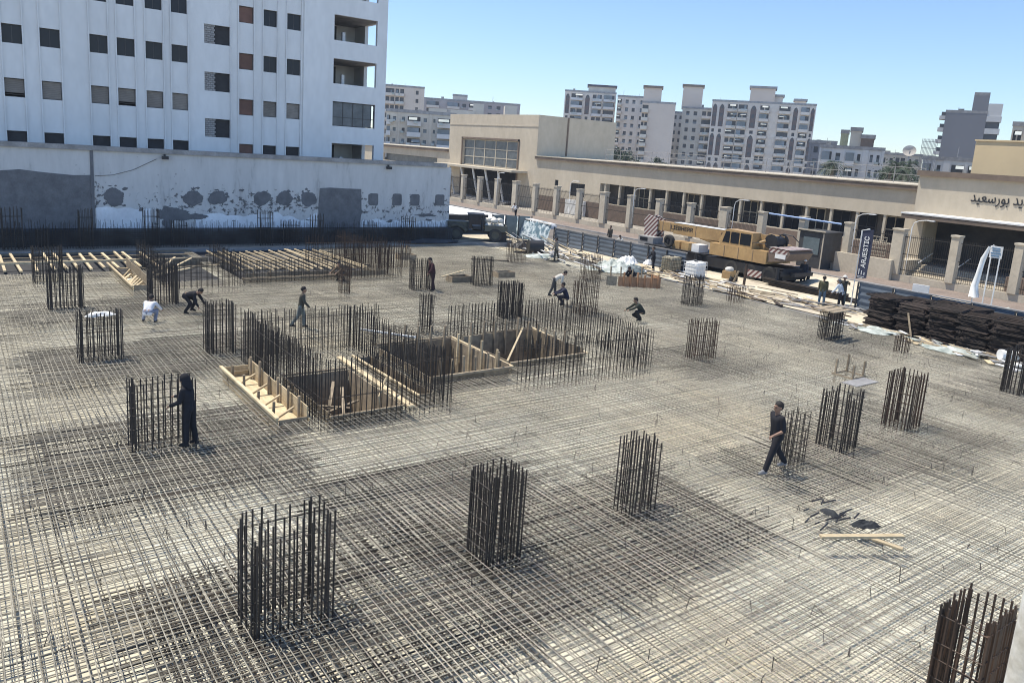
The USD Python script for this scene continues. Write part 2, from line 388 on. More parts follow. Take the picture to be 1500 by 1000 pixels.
segs.sort(key=lambda s: -seen(s))
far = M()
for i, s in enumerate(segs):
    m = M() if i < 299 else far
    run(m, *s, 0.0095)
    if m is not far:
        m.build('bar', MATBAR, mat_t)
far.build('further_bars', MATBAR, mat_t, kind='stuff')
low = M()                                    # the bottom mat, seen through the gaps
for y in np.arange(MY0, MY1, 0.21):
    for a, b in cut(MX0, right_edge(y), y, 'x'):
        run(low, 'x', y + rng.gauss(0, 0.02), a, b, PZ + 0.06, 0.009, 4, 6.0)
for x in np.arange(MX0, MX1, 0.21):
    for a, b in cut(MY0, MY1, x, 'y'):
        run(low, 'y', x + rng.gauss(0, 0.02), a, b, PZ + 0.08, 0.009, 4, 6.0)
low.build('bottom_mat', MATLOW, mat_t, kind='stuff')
# extra bars over the columns: denser, darker squares
STRIPS = [(2.0, 7.2, 8.6, 13.2), (7.2, 14.2, 8.8, 13.0), (1.2, 6.6, 16.4, 21.6), (16.2, 19.4, 9.4, 12.6), (19.0, 26.0, 9.0, 13.2), (29.5, 34.6, 9.2, 13.2),
          (22.0, 26.6, 17.4, 21.4), (30.6, 35.4, 17.2, 21.4), (1.6, 5.8, 25.4, 29.4), (5.6, 9.8, 25.4, 30.0), (19.0, 26.6, 26.4, 29.6), (30.5, 34.8, 25.6, 29.6), (13.8, 18.0, 25.6, 28.6),
          (1.8, 9.4, 33.6, 37.6), (18.8, 26.2, 34.0, 37.4), (30.2, 34.0, 33.6, 37.2), (29.8, 33.2, 40.4, 44.2), (6.0, 11.0, 13.0, 15.6)]
LIGHT = (3, 4, 5, 6, 7, 10, 12, 14, 15)          # these squares have one extra layer only
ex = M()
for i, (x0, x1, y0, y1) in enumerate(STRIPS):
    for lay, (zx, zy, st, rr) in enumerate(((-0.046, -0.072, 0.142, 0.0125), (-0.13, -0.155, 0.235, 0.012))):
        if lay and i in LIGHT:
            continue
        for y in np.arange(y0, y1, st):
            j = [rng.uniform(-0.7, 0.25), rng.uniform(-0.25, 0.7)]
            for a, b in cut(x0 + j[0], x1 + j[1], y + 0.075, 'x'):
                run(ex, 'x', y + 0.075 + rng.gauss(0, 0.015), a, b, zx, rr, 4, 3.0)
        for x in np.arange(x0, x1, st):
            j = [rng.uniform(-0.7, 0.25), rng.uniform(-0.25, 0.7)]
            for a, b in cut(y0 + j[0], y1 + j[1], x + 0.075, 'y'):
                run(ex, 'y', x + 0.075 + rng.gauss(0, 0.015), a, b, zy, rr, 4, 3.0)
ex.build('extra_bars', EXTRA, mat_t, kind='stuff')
# bent chairs, hooked ends and scraps of wire standing up out of the mat
sc = M()
for _ in range(620):
    x, y = rng.uniform(-3, 36), rng.uniform(3.5, 44) if rng.random() < 0.6 else rng.uniform(3.5, 20)
    if any(h[0] - 0.2 < x < h[1] + 0.2 and h[2] - 0.2 < y < h[3] + 0.2 for h in HOLES) or x > right_edge(y) - 0.4:
        continue
    h = rng.uniform(0.05, 0.28); a = rng.uniform(0, 6.28)
    q = (x + 0.05 * math.cos(a), y + 0.05 * math.sin(a), h)
    sc.tube([(x, y, -0.04), q, (q[0] + rng.uniform(0.05, 0.25) * math.cos(a), q[1] + rng.uniform(0.05, 0.25) * math.sin(a), h * rng.uniform(0.2, 1.1))], 0.008, 4)
sc.build('wire_ends', STEEL, mat_t, kind='stuff')

# ------------------------------------------------------------------ column cages


def cage(x, y, sx, sy, h, nx, ny, label, m=STEEL, r=0.014, yaw=0.0, bundle=0, low=0.0, group='rebar column cages standing in rows on the mat', name='column_cage', lean=0.0, z0=-0.6, ties=(0.12, 0.3, 0.48, 0.66, 0.86)):
    t = thing(name, label, 'rebar cage', (x, y, 0), yaw, group)
    nx, ny = nx + (2 if nx > 4 else 0), ny + (1 if ny else 0)
    pts = [(-sx / 2 + sx * i / (nx - 1), s * sy / 2) for i in range(nx) for s in (-1, 1)] + [(s * sx / 2, -sy / 2 + sy * (j + 1) / (ny + 1)) for j in range(ny) for s in (-1, 1)]
    for cx, cy in ((-1, -1), (1, -1), (1, 1), (-1, 1)):
        for k in range(bundle):
            pts.append((cx * (sx / 2 - 0.05 - 0.045 * k), cy * sy / 2 + 0.03 * (-1) ** k))
    for px, py in pts:
        px += rng.gauss(0, 0.012); py += rng.gauss(0, 0.012)
        hh = h + rng.uniform(-0.05, 0.04) - (rng.uniform(0.1, low) if low and rng.random() < 0.35 else 0)
        dx, dy = rng.gauss(lean, 0.008), rng.gauss(0, 0.008)
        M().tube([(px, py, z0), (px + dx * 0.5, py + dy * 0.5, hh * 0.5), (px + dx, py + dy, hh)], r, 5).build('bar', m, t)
    for k in ties:
        z = h * k + rng.uniform(-0.06, 0.06); e = 0.02; d = rng.uniform(-0.03, 0.03)
        M().tube([(-sx / 2 - e, -sy / 2 - e, z + d), (sx / 2 + e, -sy / 2 - e, z), (sx / 2 + e, sy / 2 + e, z - d), (-sx / 2 - e, sy / 2 + e, z), (-sx / 2 - e, -sy / 2 - e, z + d)], 0.009, 4).build('stirrup', m, t)
    return t


C = cage
C(4.05, 11.15, 1.32, 0.62, 1.78, 10, 1, 'big wide black cage nearest the bottom of the photo, thick corner bundles, left of centre', r=0.017, bundle=3, low=0.3)
C(8.2, 11.15, 0.82, 0.62, 1.74, 9, 4, 'dense black cage standing at the bottom centre with a dark shadowed mat to its left', r=0.017, bundle=2, low=0.25)
C(12.05, 11.2, 0.80, 0.45, 1.72, 7, 2, 'slim black cage right of bottom centre with dark mat on its right', r=0.016, low=0.2)
C(3.9, 19.45, 1.45, 0.5, 1.66, 9, 0, 'wide open cage beside the man in the dark hooded jacket at left', r=0.016, bundle=2)
C(3.72, 27.75, 1.30, 0.5, 1.62, 9, 0, 'wide cage at far left with a white sack resting on its top bars', r=0.017, bundle=2)
C(7.42, 27.3, 0.85, 0.75, 1.78, 7, 3, 'dense dark cage between the walking man and the sack-topped cage', r=0.016, bundle=2)
C(3.6, 36.0, 1.25, 0.5, 1.74, 8, 0, 'cage at far left beyond the sack-topped cage, in front of the bright timber joists', r=0.019, bundle=2)
C(7.3, 35.8, 1.15, 0.6, 1.76, 9, 2, 'dark crowded cage beside the crouching man in black at left', r=0.02, bundle=2)
C(20.15, 11.25, 0.86, 0.72, 1.70, 7, 4, 'dense cage right of the man in black walking in the foreground', r=0.016, bundle=2, low=0.2)
C(23.85, 11.3, 0.95, 0.72, 1.74, 8, 4, 'tall rusty cage on the right, second cage to the right of the walking man', STEELR, r=0.016, bundle=2)
C(24.0, 19.6, 1.10, 0.6, 1.58, 8, 3, 'lone rusty cage just right of the starter bars round the stair pit', STEELR, r=0.015)
C(32.55, 27.6, 1.05, 0.6, 1.62, 8, 3, 'dark cage directly in front of the white plastic tank', r=0.016)
C(32.9, 19.5, 1.0, 0.6, 1.30, 8, 3, 'cage with rough planks laid on its top, below the three standing men', r=0.016)
C(20.85, 28.4, 0.95, 0.7, 1.66, 8, 4, 'dense black cage behind the starter bars at the middle of the site', r=0.019, bundle=3)
C(24.95, 27.8, 1.05, 0.65, 1.66, 8, 3, 'brownish cage right beside the squatting man in navy', STEELR, r=0.016)
C(24.2, 35.85, 1.08, 0.6, 1.62, 9, 3, 'cage standing alone right of the two small timber boxes in the far middle', r=0.017)
C(20.15, 35.7, 1.02, 0.6, 1.62, 8, 3, 'cage at whose side the man in the dark red jacket leans', r=0.018)
C(15.7, 27.2, 0.42, 0.4, 1.60, 4, 2, 'narrow thin cage in the middle left of the mat behind the low starter bars', r=0.016)
C(32.2, 35.6, 1.2, 0.6, 1.60, 8, 3, 'greyish cage next to the heap of pale plastic sheeting', STEELR, r=0.014)
C(31.5, 42.6, 1.2, 0.6, 1.74, 9, 2, 'farthest cage, near the corner of the site by the heap of pipes', STEELR, r=0.014)
C(15.85, 35.8, 0.42, 0.42, 1.5, 4, 2, 'narrow cage with a squatting worker behind it in front of the far pit', STEELR, r=0.015)
C(32.1, 11.3, 0.95, 0.6, 1.68, 8, 3, 'black cage cut by the right photo edge, before the dark stirrup stacks', r=0.018, bundle=2)
C(17.65, 11.15, 1.05, 0.35, 1.42, 8, 0, 'low sparse cage directly behind the walking man in black', r=0.012, low=0.5)
C(11.75, 4.02, 0.92, 0.62, 1.70, 13, 4, 'big brown cage in the bottom right corner beside the white pipe', STEELR, r=0.018, bundle=2, low=0.15)
C(33.9, 16.6, 0.7, 0.35, 0.75, 6, 0, 'short stub of bars at the site edge left of the stirrup stacks', STEELR, r=0.014, group=None, ties=(0.5,))
C(36.0, 27.4, 0.9, 0.5, 0.9, 6, 1, 'low cage on the planks in front of the dark crane chassis', STEELR, r=0.014, group=None, ties=(0.5,))
C(3.55, 42.3, 1.2, 0.5, 1.7, 8, 1, 'rusty cage half among the bright timber joists at far left', r=0.018, bundle=1)


def starters(name, label, runs, h=1.5, sp=0.16, r=0.014, m=STEEL, z0=-0.7, hz=(0.35, 0.8), jit=0.06):
    """one wall's starter bars: runs of double rows"""
    t = thing(name, label, 'starter bars', (0, 0, 0), 0, None)
    for (x0, y0, x1, y1) in runs:
        L = math.hypot(x1 - x0, y1 - y0); ux, uy = (x1 - x0) / L, (y1 - y0) / L
        for side in (0, 1):
            ox, oy = -uy * 0.24 * side, ux * 0.24 * side
            k = int(L / sp)
            for i in range(k + 1):
                s = (i + rng.uniform(-0.2, 0.2)) * sp
                px, py = x0 + ux * s + ox, y0 + uy * s + oy
                hh = h + rng.uniform(-jit, jit) - (0.25 if rng.random() < 0.06 else 0)
                M().tube([(px, py, z0), (px + rng.gauss(0, 0.012), py + rng.gauss(0, 0.012), hh)], r * 0.85, 4).build('bar', m, t)
            for q in hz:
                M().tube([(x0 + ox, y0 + oy, h * q + rng.uniform(-0.05, 0.05)), (x1 + ox, y1 + oy, h * q + rng.uniform(-0.05, 0.05))], 0.008, 4).build('tie_bar', m, t)
    return t


starters('wall_starters', 'starter bars along the left side of the central pit beside the timber trough', [(7.74, 25.8, 7.74, 19.4)], 1.8, 0.16, 0.016)
starters('wall_starters', 'starter bars along the back of the left central pit where the man walks behind', [(8.0, 26.0, 13.0, 26.0)], 1.6, 0.17, 0.016)
starters('wall_starters', 'starter bars along the near side of the left central pit', [(7.9, 19.1, 12.2, 19.1)], 1.75, 0.16, 0.015)
starters('wall_starters', 'starter bars between the left pit and the small timber-lined pits', [(12.1, 19.3, 12.1, 26.6)], 1.55, 0.17, 0.015)
starters('wall_starters', 'starter bars along the back of the right central pit below the dense black cage', [(15.8, 25.4, 21.8, 25.4)], 1.45, 0.16, 0.016)
starters('wall_starters', 'starter bars along the right side of the right central pit', [(21.0, 19.4, 21.6, 25.2)], 1.45, 0.16, 0.015)
starters('wall_starters', 'starter bars along the near side of the right central pit', [(15.3, 19.9, 20.6, 19.3)], 1.45, 0.16, 0.015)
starters('wall_starters', 'starter bars along the far left pit behind the dark crowded cage', [(8.2, 38.9, 12.0, 38.9), (8.2, 46.6, 8.2, 39.1)], 1.4, 0.26, 0.016)
starters('wall_starters', 'starter bars along the near edge of the far pit beside the squatting worker', [(12.4, 39.6, 16.6, 39.6), (12.4, 40.0, 12.4, 47.0)], 1.2, 0.26, 0.016, jit=0.14)
starters('wall_starters', 'long dense rows of starter bars right of the far pit, lit by the sun', [(16.8, 39.4, 21.2, 39.4), (20.6, 40.0, 20.6, 47.5), (17.0, 44.0, 22.4, 44.0)], 1.75, 0.2, 0.016, STEELR, jit=0.14)
starters('wall_starters', 'sunlit starter bars in the far middle behind the cage where the leaning man works', [(21.0, 42.4, 23.2, 42.4)], 1.65, 0.16, 0.018, STEELR)

# ------------------------------------------------------------------ pits: linings, troughs and timber


def boards_along(t, p, q, z0, z1, m, w=0.9, th=0.03, name='board', tilt=0.0):
    """panels standing edge to edge from p to q"""
    p = np.array(p, float); q = np.array(q, float); L = np.linalg.norm(q - p); u = (q - p) / L; k = max(1, int(round(L / w))); s = L / k
    yaw = math.degrees(math.atan2(u[1], u[0]))
    for i in range(k):
        c = p + u * (i + 0.5) * s
        M().obox((c[0], c[1], (z0 + z1) / 2 + rng.uniform(-0.03, 0.03)), (s - 0.012, th, z1 - z0), yaw + rng.uniform(-0.8, 0.8), 0, tilt + rng.uniform(-1, 1)).build(name, m, t)


def stakes(t, p, q, k, z0, z1, m, s=0.09, name='stake'):
    for i in range(k):
        f = (i + 0.5) / k; x = p[0] + (q[0] - p[0]) * f; y = p[1] + (q[1] - p[1]) * f
        M().plank((x, y, z0), (x + rng.gauss(0, 0.03), y + rng.gauss(0, 0.03), z1 + rng.uniform(-0.12, 0.12)), s, s * 0.7, rng.uniform(-0.2, 0.2)).build(name, m, t)


tr = thing('timber_trough', 'long narrow new pine trough at the left edge of the central pit, bright inside', 'formwork')
boards_along(tr, (6.82, 19.55), (6.82, 24.75), -0.7, 0.14, PINE, 1.3)
boards_along(tr, (7.66, 19.55), (7.66, 24.75), -0.7, 0.34, PINE, 1.3)
boards_along(tr, (6.85, 19.52), (7.64, 19.52), -0.7, 0.10, PINEW, 0.9)
boards_along(tr, (6.85, 24.78), (7.64, 24.78), -0.7, 0.16, PINE, 0.9)
M().box(6.84, 19.55, -0.24, 7.64, 24.75, -0.19).build('bottom_board', PINE, tr)
M().plank((6.78, 19.45, 0.16), (6.78, 24.85, 0.16), 0.10, 0.06).build('top_rail', PINE, tr)
M().plank((7.70, 19.45, 0.0), (7.70, 24.85, 0.0), 0.06, 0.10).build('top_rail', PINE, tr)
stakes(tr, (6.92, 19.6), (6.92, 24.7), 4, -0.6, 0.42, PINEW)
stakes(tr, (7.58, 19.6), (7.58, 24.7), 6, -0.6, 0.5, PINEW)
for i in range(4):
    yb = 20.2 + i * 1.15
    M().plank((6.9, yb, -0.17), (7.55, yb + 0.1, 0.12), 0.06, 0.05).build('brace', PINE, tr)


def pit(name, label, x0, x1, y0, y1, bottom, m, top=0.02, topf=None):
    t = thing(name, label, 'pit formwork')
    boards_along(t, (x0, y0), (x1, y0), bottom, top, m)
    boards_along(t, (x0, y1), (x1, y1), bottom, (topf or top), m)
    boards_along(t, (x0, y0 + 0.04), (x0, y1 - 0.04), bottom, top, m)
    boards_along(t, (x1, y0 + 0.04), (x1, y1 - 0.04), bottom, (topf or top), m)
    M().box(x0 + 0.02, y0 + 0.02, bottom - 0.1, x1 - 0.02, y1 - 0.02, bottom + 0.02).build('pit_bottom', EARTH, t)
    return t


# the pits go deeper than the mat: their own floor boards
p1 = pit('stair_pit', 'deep board-lined pit in the left part of the central core, dark inside', 8.28, 10.52, 19.38, 23.27, -1.9, PINEW, 0.05)
M().plank((10.62, 19.0, 0.10), (10.72, 24.5, 0.16), 0.20, 0.05).build('edge_plank', PINE, p1)
M().plank((8.2, 19.28, 0.05), (10.7, 19.3, 0.05), 0.07, 0.05).build('edge_plank', PINEW, p1)
M().plank((8.3, 23.4, 0.08), (10.5, 23.4, 0.08), 0.09, 0.06).build('edge_plank', PINEW, p1)
for i in range(4):
    a = (8.4 + rng.random() * 0.5, 19.7 + rng.random() * 3.2, -0.9 + rng.random() * 0.6); b = (9.4 + rng.random() * 1.0, 19.7 + rng.random() * 3.2, -0.5 + rng.random() * 0.5)
    M().plank(a, b, 0.10, 0.04).build('loose_plank', PINEW, p1)
M().tube([(10.0, 19.6, -0.6), (9.9, 19.7, 0.3), (10.2, 19.9, 0.75), (10.7, 20.2, 0.5), (11.0, 20.4, 0.05)], 0.03, 6).build('bent_pipe', PINE, p1)
for i in range(9):
    M().plank((8.4, 19.7 + i * 0.38, -1.7), (10.45, 19.7 + i * 0.38, -1.7), 0.3, 0.03).build('floor_board', PINEW, p1)
p2 = pit('narrow_slot', 'narrow dark slot lined with boards right of the stair pit', 11.38, 11.92, 19.95, 24.55, -1.9, PINEW, 0.05)
M().plank((11.3, 19.8, 0.10), (11.3, 24.7, 0.10), 0.08, 0.05).build('edge_plank', PINE, p2)
p3 = pit('timber_pit', 'small timber-lined pit with upright stakes at the centre of the core', 12.48, 15.57, 21.03, 24.97, -1.9, PINEW, 0.18, 0.28)
stakes(p3, (12.6, 21.15), (15.4, 21.15), 6, -0.6, 0.75, PINEW)
stakes(p3, (12.6, 24.85), (15.4, 24.85), 5, -0.6, 0.95, PINEW)
stakes(p3, (15.45, 21.3), (15.45, 24.7), 4, -0.6, 0.7, PINE)
M().plank((12.4, 20.95, 0.2), (15.7, 20.95, 0.2), 0.08, 0.07).build('top_rail', PINEW, p3)
M().plank((15.64, 20.9, 0.22), (15.64, 25.1, 0.30), 0.08, 0.07).build('top_rail', PINE, p3)
M().plank((12.4, 25.05, 0.30), (15.7, 25.05, 0.30), 0.08, 0.07).build('top_rail', PINEW, p3)
p4 = pit('timber_pit', 'wider timber-lined pit with orange boards at the right of the core', 16.13, 19.57, 21.63, 24.97, -1.9, PINEW, 0.12, 0.32)
boards_along(p4, (17.2, 25.02), (19.6, 25.02), -0.1, 0.40, PINEW, 0.6)
stakes(p4, (16.2, 24.85), (19.5, 24.85), 6, -0.6, 0.8, PINEW)
stakes(p4, (19.5, 21.8), (19.5, 24.8), 5, -0.6, 0.7, PINEW)
M().plank((16.0, 21.55, 0.14), (19.7, 21.55, 0.14), 0.08, 0.06).build('top_rail', PINEW, p4)
M().plank((15.9, 21.6, 0.2), (19.0, 24.9, 0.4), 0.07, 0.05).build('cross_rail', PINE, p4)
M().plank((19.64, 21.5, 0.14), (19.64, 25.1, 0.34), 0.08, 0.06).build('top_rail', PINE, p4)
wp = tag(UsdGeom.Xform.Define(stage, numbered('/World', 'white_batten')).GetPrim(), 'white painted batten propped on the bars behind the small timber pit', 'batten')
M().plank((12.3, 26.3, 0.62), (13.6, 24.3, 0.66), 0.09, 0.05).build('batten', WHITEP, str(wp.GetPath()))

# far timber decks: joists laid over bearers where the mat is not laid yet
M().box(-30, 44.7, PZ, 8.55, 52.0, -0.2).build('dark_subgrade', DARK, kind='structure')  # dark slabs painting in the shade below the far timber
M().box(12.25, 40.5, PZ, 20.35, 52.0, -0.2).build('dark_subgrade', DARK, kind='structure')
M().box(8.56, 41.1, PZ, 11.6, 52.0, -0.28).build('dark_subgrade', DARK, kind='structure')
dk = thing('timber_deck', 'bright new pine joists over a bearer at the far left edge of the site', 'formwork deck')
for i, x in enumerate(np.arange(-6, 9.4, 0.62)):
    M().plank((x + rng.gauss(0, 0.1), 44.7 + rng.uniform(-0.3, 0.6), 0.10), (x + rng.gauss(0, 0.12), 50.6 + rng.uniform(-0.5, 0.4), 0.10), 0.125, 0.09).build('joist', PINE, dk)
for yb in (46.5, 49.4, 51.0):
    M().plank((-7, yb, 0.20 if yb < 47 else -0.02), (9.2 if yb < 47 else 12, yb + 0.5, 0.20 if yb < 47 else -0.02), 0.14, 0.11).build('bearer', PINE if yb < 47 else PINEW, dk)
dk2 = thing('timber_deck', 'close-set pine joists of the second timber deck left of the sunlit starter bars', 'formwork deck')
for i, x in enumerate(np.arange(12.6, 20.0, 0.47)):
    M().plank((x + rng.gauss(0, 0.08), 40.9 + rng.uniform(-0.2, 0.8), 0.34), (x + rng.gauss(0, 0.1), 48.8 + rng.uniform(-0.8, 0.6), 0.28), 0.07, 0.07).build('joist', PINE, dk2)
for yb in (42.2, 45.0, 47.8):
    M().plank((12.2, yb, 0.22), (20.4, yb + 0.3, 0.22), 0.12, 0.10).build('bearer', PINEW, dk2)
boards_along(dk2, (12.3, 40.35), (16.9, 40.35), -0.5, 0.38, PINEW, 1.2)
stakes(dk2, (12.3, 40.28), (20.2, 40.28), 9, -0.5, 0.7, PINEW)
boards_along(dk2, (16.9, 40.35), (20.4, 40.35), -0.5, 0.3, PINEW, 1.2)
for yb in (39.75, 40.0):
    M().plank((12.0, yb, 0.16), (17.2, yb, 0.16), 0.10, 0.10).build('rail', PINEW, dk2)
dk3 = thing('timber_trough', 'far timber trough full of pale offcuts at the left, behind the crouching man in white', 'formwork')
boards_along(dk3, (6.72, 39.2), (6.72, 46.0), -0.7, 0.18, PINE, 1.5)
boards_along(dk3, (7.58, 39.2), (7.58, 46.0), -0.7, 0.45, PINEW, 1.5)
boards_along(dk3, (6.74, 39.17), (7.56, 39.17), -0.7, 0.25, PINEW, 0.9)
M().plank((6.66, 39.0, 0.2), (6.66, 46.2, 0.2), 0.1, 0.07).build('top_rail', PINE, dk3)
for i in range(14):
    yb = 39.4 + i * 0.42
    M().plank((6.8 + rng.random() * 0.3, yb, -0.4), (7.5, yb + rng.uniform(-0.5, 0.5), rng.uniform(-0.2, 0.2)), 0.12, 0.04).build('offcut', PINE, dk3)
fp = thing('loose_timber', 'crossed loose planks lying in the far left pit behind the dark crowded cage', 'planks')
for i in range(9):
    x, yv = rng.uniform(8.6, 11.4), rng.uniform(41.2, 46.5); a = rng.uniform(-0.6, 1.2); l = rng.uniform(0.9, 1.7)
    M().plank((x - l * math.cos(a), yv - l * math.sin(a), rng.uniform(-0.3, 0.2)), (x + l * math.cos(a), yv + l * math.sin(a), rng.uniform(-0.1, 0.5)), 0.11, 0.05).build('plank', PINE if i % 3 else PINEW, fp)
boards_along(fp, (8.4, 46.9), (12.1, 46.9), -0.7, 0.25, PINEW, 1.0)
# little boxes
bx = thing('timber_box', 'shallow timber box with four upright posts in the open mat at right', 'timber box')
for dx, dy, hh in ((0, 0, 0.55), (0.8, 0.05, 0.62), (0.05, 0.75, 0.6), (0.85, 0.75, 0.72)):
    M().plank((27.3 + dx, 15.0 + dy, -0.5), (27.33 + dx, 15.0 + dy, hh), 0.065, 0.065).build('post', PINEW, bx)
for p, q in (((27.25, 15.0), (28.2, 15.0)), ((27.25, 15.8), (28.2, 15.8)), ((27.28, 14.95), (27.28, 15.85)), ((28.18, 14.95), (28.18, 15.85))):
    M().plank((*p, 0.03), (*q, 0.03), 0.03, 0.06).build('side_board', PINEW, bx)
M().box(26.4, 14.3, 0.03, 27.9, 14.9, 0.05).build('sheet', CONC, bx)
for i, (x, yv, lx, lab) in enumerate(((22.9, 36.9, 1.3, 'low timber box with a raised batten, left of the lone far cage'), (26.6, 37.6, 1.2, 'weathered low timber box just right of the lone far cage'), (23.9, 45.2, 1.2, 'small timber box farthest back near the wall'))):
    t = thing('low_timber_box', lab, 'timber box')
    for p, q in (((x, yv), (x + lx, yv)), ((x, yv + 0.7), (x + lx, yv + 0.7)), ((x, yv), (x, yv + 0.7)), ((x + lx, yv), (x + lx, yv + 0.7))):
        M().plank((*p, 0.15), (*q, 0.15), 0.05, 0.36).build('side_board', PINEW, t)
    if i == 0:
        M().plank((x - 0.5, yv + 0.4, 0.3), (x + 1.2, yv + 0.7, 0.55), 0.08, 0.05).build('batten', PINE, t)
    if i == 2:
        stakes(t, (x + 0.1, yv + 0.3), (x + lx - 0.1, yv + 0.3), 3, 0, 0.8, PINEW)
pl = thing('dark_plank', 'single dark plank lying on the far mat near the wall', 'plank')
M().plank((29.0, 44.5, 0.06), (31.2, 43.0, 0.08), 0.22, 0.07).build('plank', PINEW, pl)
ob = thing('orange_formwork', 'orange plywood upstand with stakes at the site edge by the plastic sheeting', 'formwork')
boards_along(ob, (32.4, 33.3), (34.6, 31.9), 0.0, 0.62, PLYRED, 0.45)
boards_along(ob, (34.7, 32.0), (35.3, 33.2), 0.0, 0.6, PLYRED, 0.5)
boards_along(ob, (31.9, 33.8), (32.35, 33.35), 0.0, 0.6, PINEW, 0.6)
stakes(ob, (32.5, 33.22), (34.6, 31.85), 6, -0.2, 0.85, PLYRED, 0.1)
stakes(ob, (32.3, 34.3), (34.9, 33.4), 4, -0.2, 1.0, PINEW, 0.08)
# plank and rags on the mat in the right foreground
fb = thing('long_plank', 'long pale plank lying on the bare mat in the right foreground', 'plank')
M().plank((14.55, 8.15, 0.09), (16.25, 7.25, 0.09), 0.13, 0.045).build('plank', PINE, fb)
fb = thing('short_plank', 'short pinkish offcut sticking out from under the long foreground plank', 'plank')
M().plank((15.55, 7.62, 0.05), (15.72, 6.98, 0.05), 0.12, 0.04).build('plank', PINE, fb)
CLOTH = surf('black_cloth', (0.035, 0.038, 0.04), (0.02, 0.022, 0.025), rough=0.9, scale=8.0)


def heap(name, label, cat, x, y, z, sx, sy, h, m, seed, kind=None, n=14, cr=1.2, yaw=0.0):
    """crumpled cloth or sheet: a pinched height field with a thin underside"""
    g = np.linspace(-1, 1, n); X, Y = np.meshgrid(g, g); r2 = X ** 2 + Y ** 2
    P = np.stack([X.ravel() * 1.7 * cr, Y.ravel() * 1.7 * cr, np.zeros(n * n)], 1)
    H = (0.12 + meshkit.fbm(P + seed * 7.3, 4, seed).reshape(n, n) * 1.0) * np.clip(1.15 - r2 ** 1.2, 0, 1)
    ca, sa = math.cos(yaw), math.sin(yaw)
    wx = X * (1 + 0.25 * (meshkit.noise(P * 1.3 + seed).reshape(n, n) - 0.5)) * sx; wy = Y * (1 + 0.25 * (meshkit.noise(P * 1.3 + 9 + seed).reshape(n, n) - 0.5)) * sy
    keep = (r2 < 1.25)
    top = np.stack([x + ca * wx - sa * wy, y + sa * wx + ca * wy, z + 0.012 + H * h], -1).reshape(-1, 3)
    i = np.arange(n - 1)[:, None] * n + np.arange(n - 1)[None]
    F = np.stack([i, i + 1, i + n + 1, i + n], -1).reshape(-1, 4); F = F[keep.ravel()[F].all(1)]
    return M().add(top, F).build(name, m, label=label, cat=cat, kind=kind, smooth=60)


heap('dropped_jacket', 'crumpled black jacket lying beside the long foreground plank', 'jacket', 16.05, 8.0, 0.02, 0.34, 0.15, 0.15, CLOTH, 3, n=24, cr=2.2, yaw=-0.5)
heap('black_rag', 'dark rag left of the jacket on the foreground mat', 'rag', 15.85, 8.75, 0.02, 0.14, 0.22, 0.14, CLOTH, 5)
wr = thing('rod_scraps', 'scatter of short rods and wire above the long foreground plank', 'steel scraps')
for i in range(16):
    a = rng.uniform(-0.5, 0.4); x, yv, l = rng.uniform(14.8, 16.2), rng.uniform(8.3, 9.3), rng.uniform(0.15, 0.5)
    M().tube([(x, yv, 0.04 + rng.random() * 0.05), (x + l * math.cos(a), yv - l * math.sin(a), 0.05 + rng.random() * 0.05)], 0.02, 5).build('rod', BLACKP, wr)

# ------------------------------------------------------------------ bars in front of the boundary wall
dw = thing('wall_starters', 'long shaded row of thin starter bars standing in front of the whitewashed wall', 'starter bars')
ki = 0
more = M()
for x in np.arange(-3.0, 32.6, 0.15):
    for side in (0, 1):
        h = 1.62 + rng.uniform(-0.35, 0.18)
        b = M() if ki < 240 and x > 1.5 and side == 0 else more
        b.tube([(x + rng.gauss(0, 0.02), 53.0 + 0.3 * side, 0), (x + rng.gauss(0, 0.03), 53.0 + 0.3 * side + rng.gauss(0, 0.02), h)], 0.011, 4)
        if b is not more:
            b.build('bar', STEEL, dw); ki += 1
for side in (0, 1):
    for z in np.arange(0.15, 0.95, 0.13):
        more.tube([(-3, 53.0 + 0.3 * side, z), (32.6, 53.0 + 0.3 * side, z + rng.uniform(-0.03, 0.03))], 0.01, 4)
more.build('rear_bars', STEEL, dw, kind='stuff')
FOOTSHADE = surf('wall_foot_shade_tone', (0.075, 0.08, 0.085), (0.022, 0.025, 0.028), rough=0.8, scale=0.5, lo=0.4, hi=0.6, fine=0.3, bscale=4.0)  # shade and dense bars at the wall foot put into the colour
M().box(-12, 53.9, 0.0, 33.2, 54.98, 1.0).build('dark_footing', FOOTSHADE, label='low footing with shade painted in black along the base of the whitewashed wall', cat='footing')
heap('dark_sheet', 'dark polythene sheet lying at the far end of the wall foot', 'plastic sheet', 30.6, 52.7, 0.05, 2.6, 0.7, 0.35, FOOTSHADE, 11)
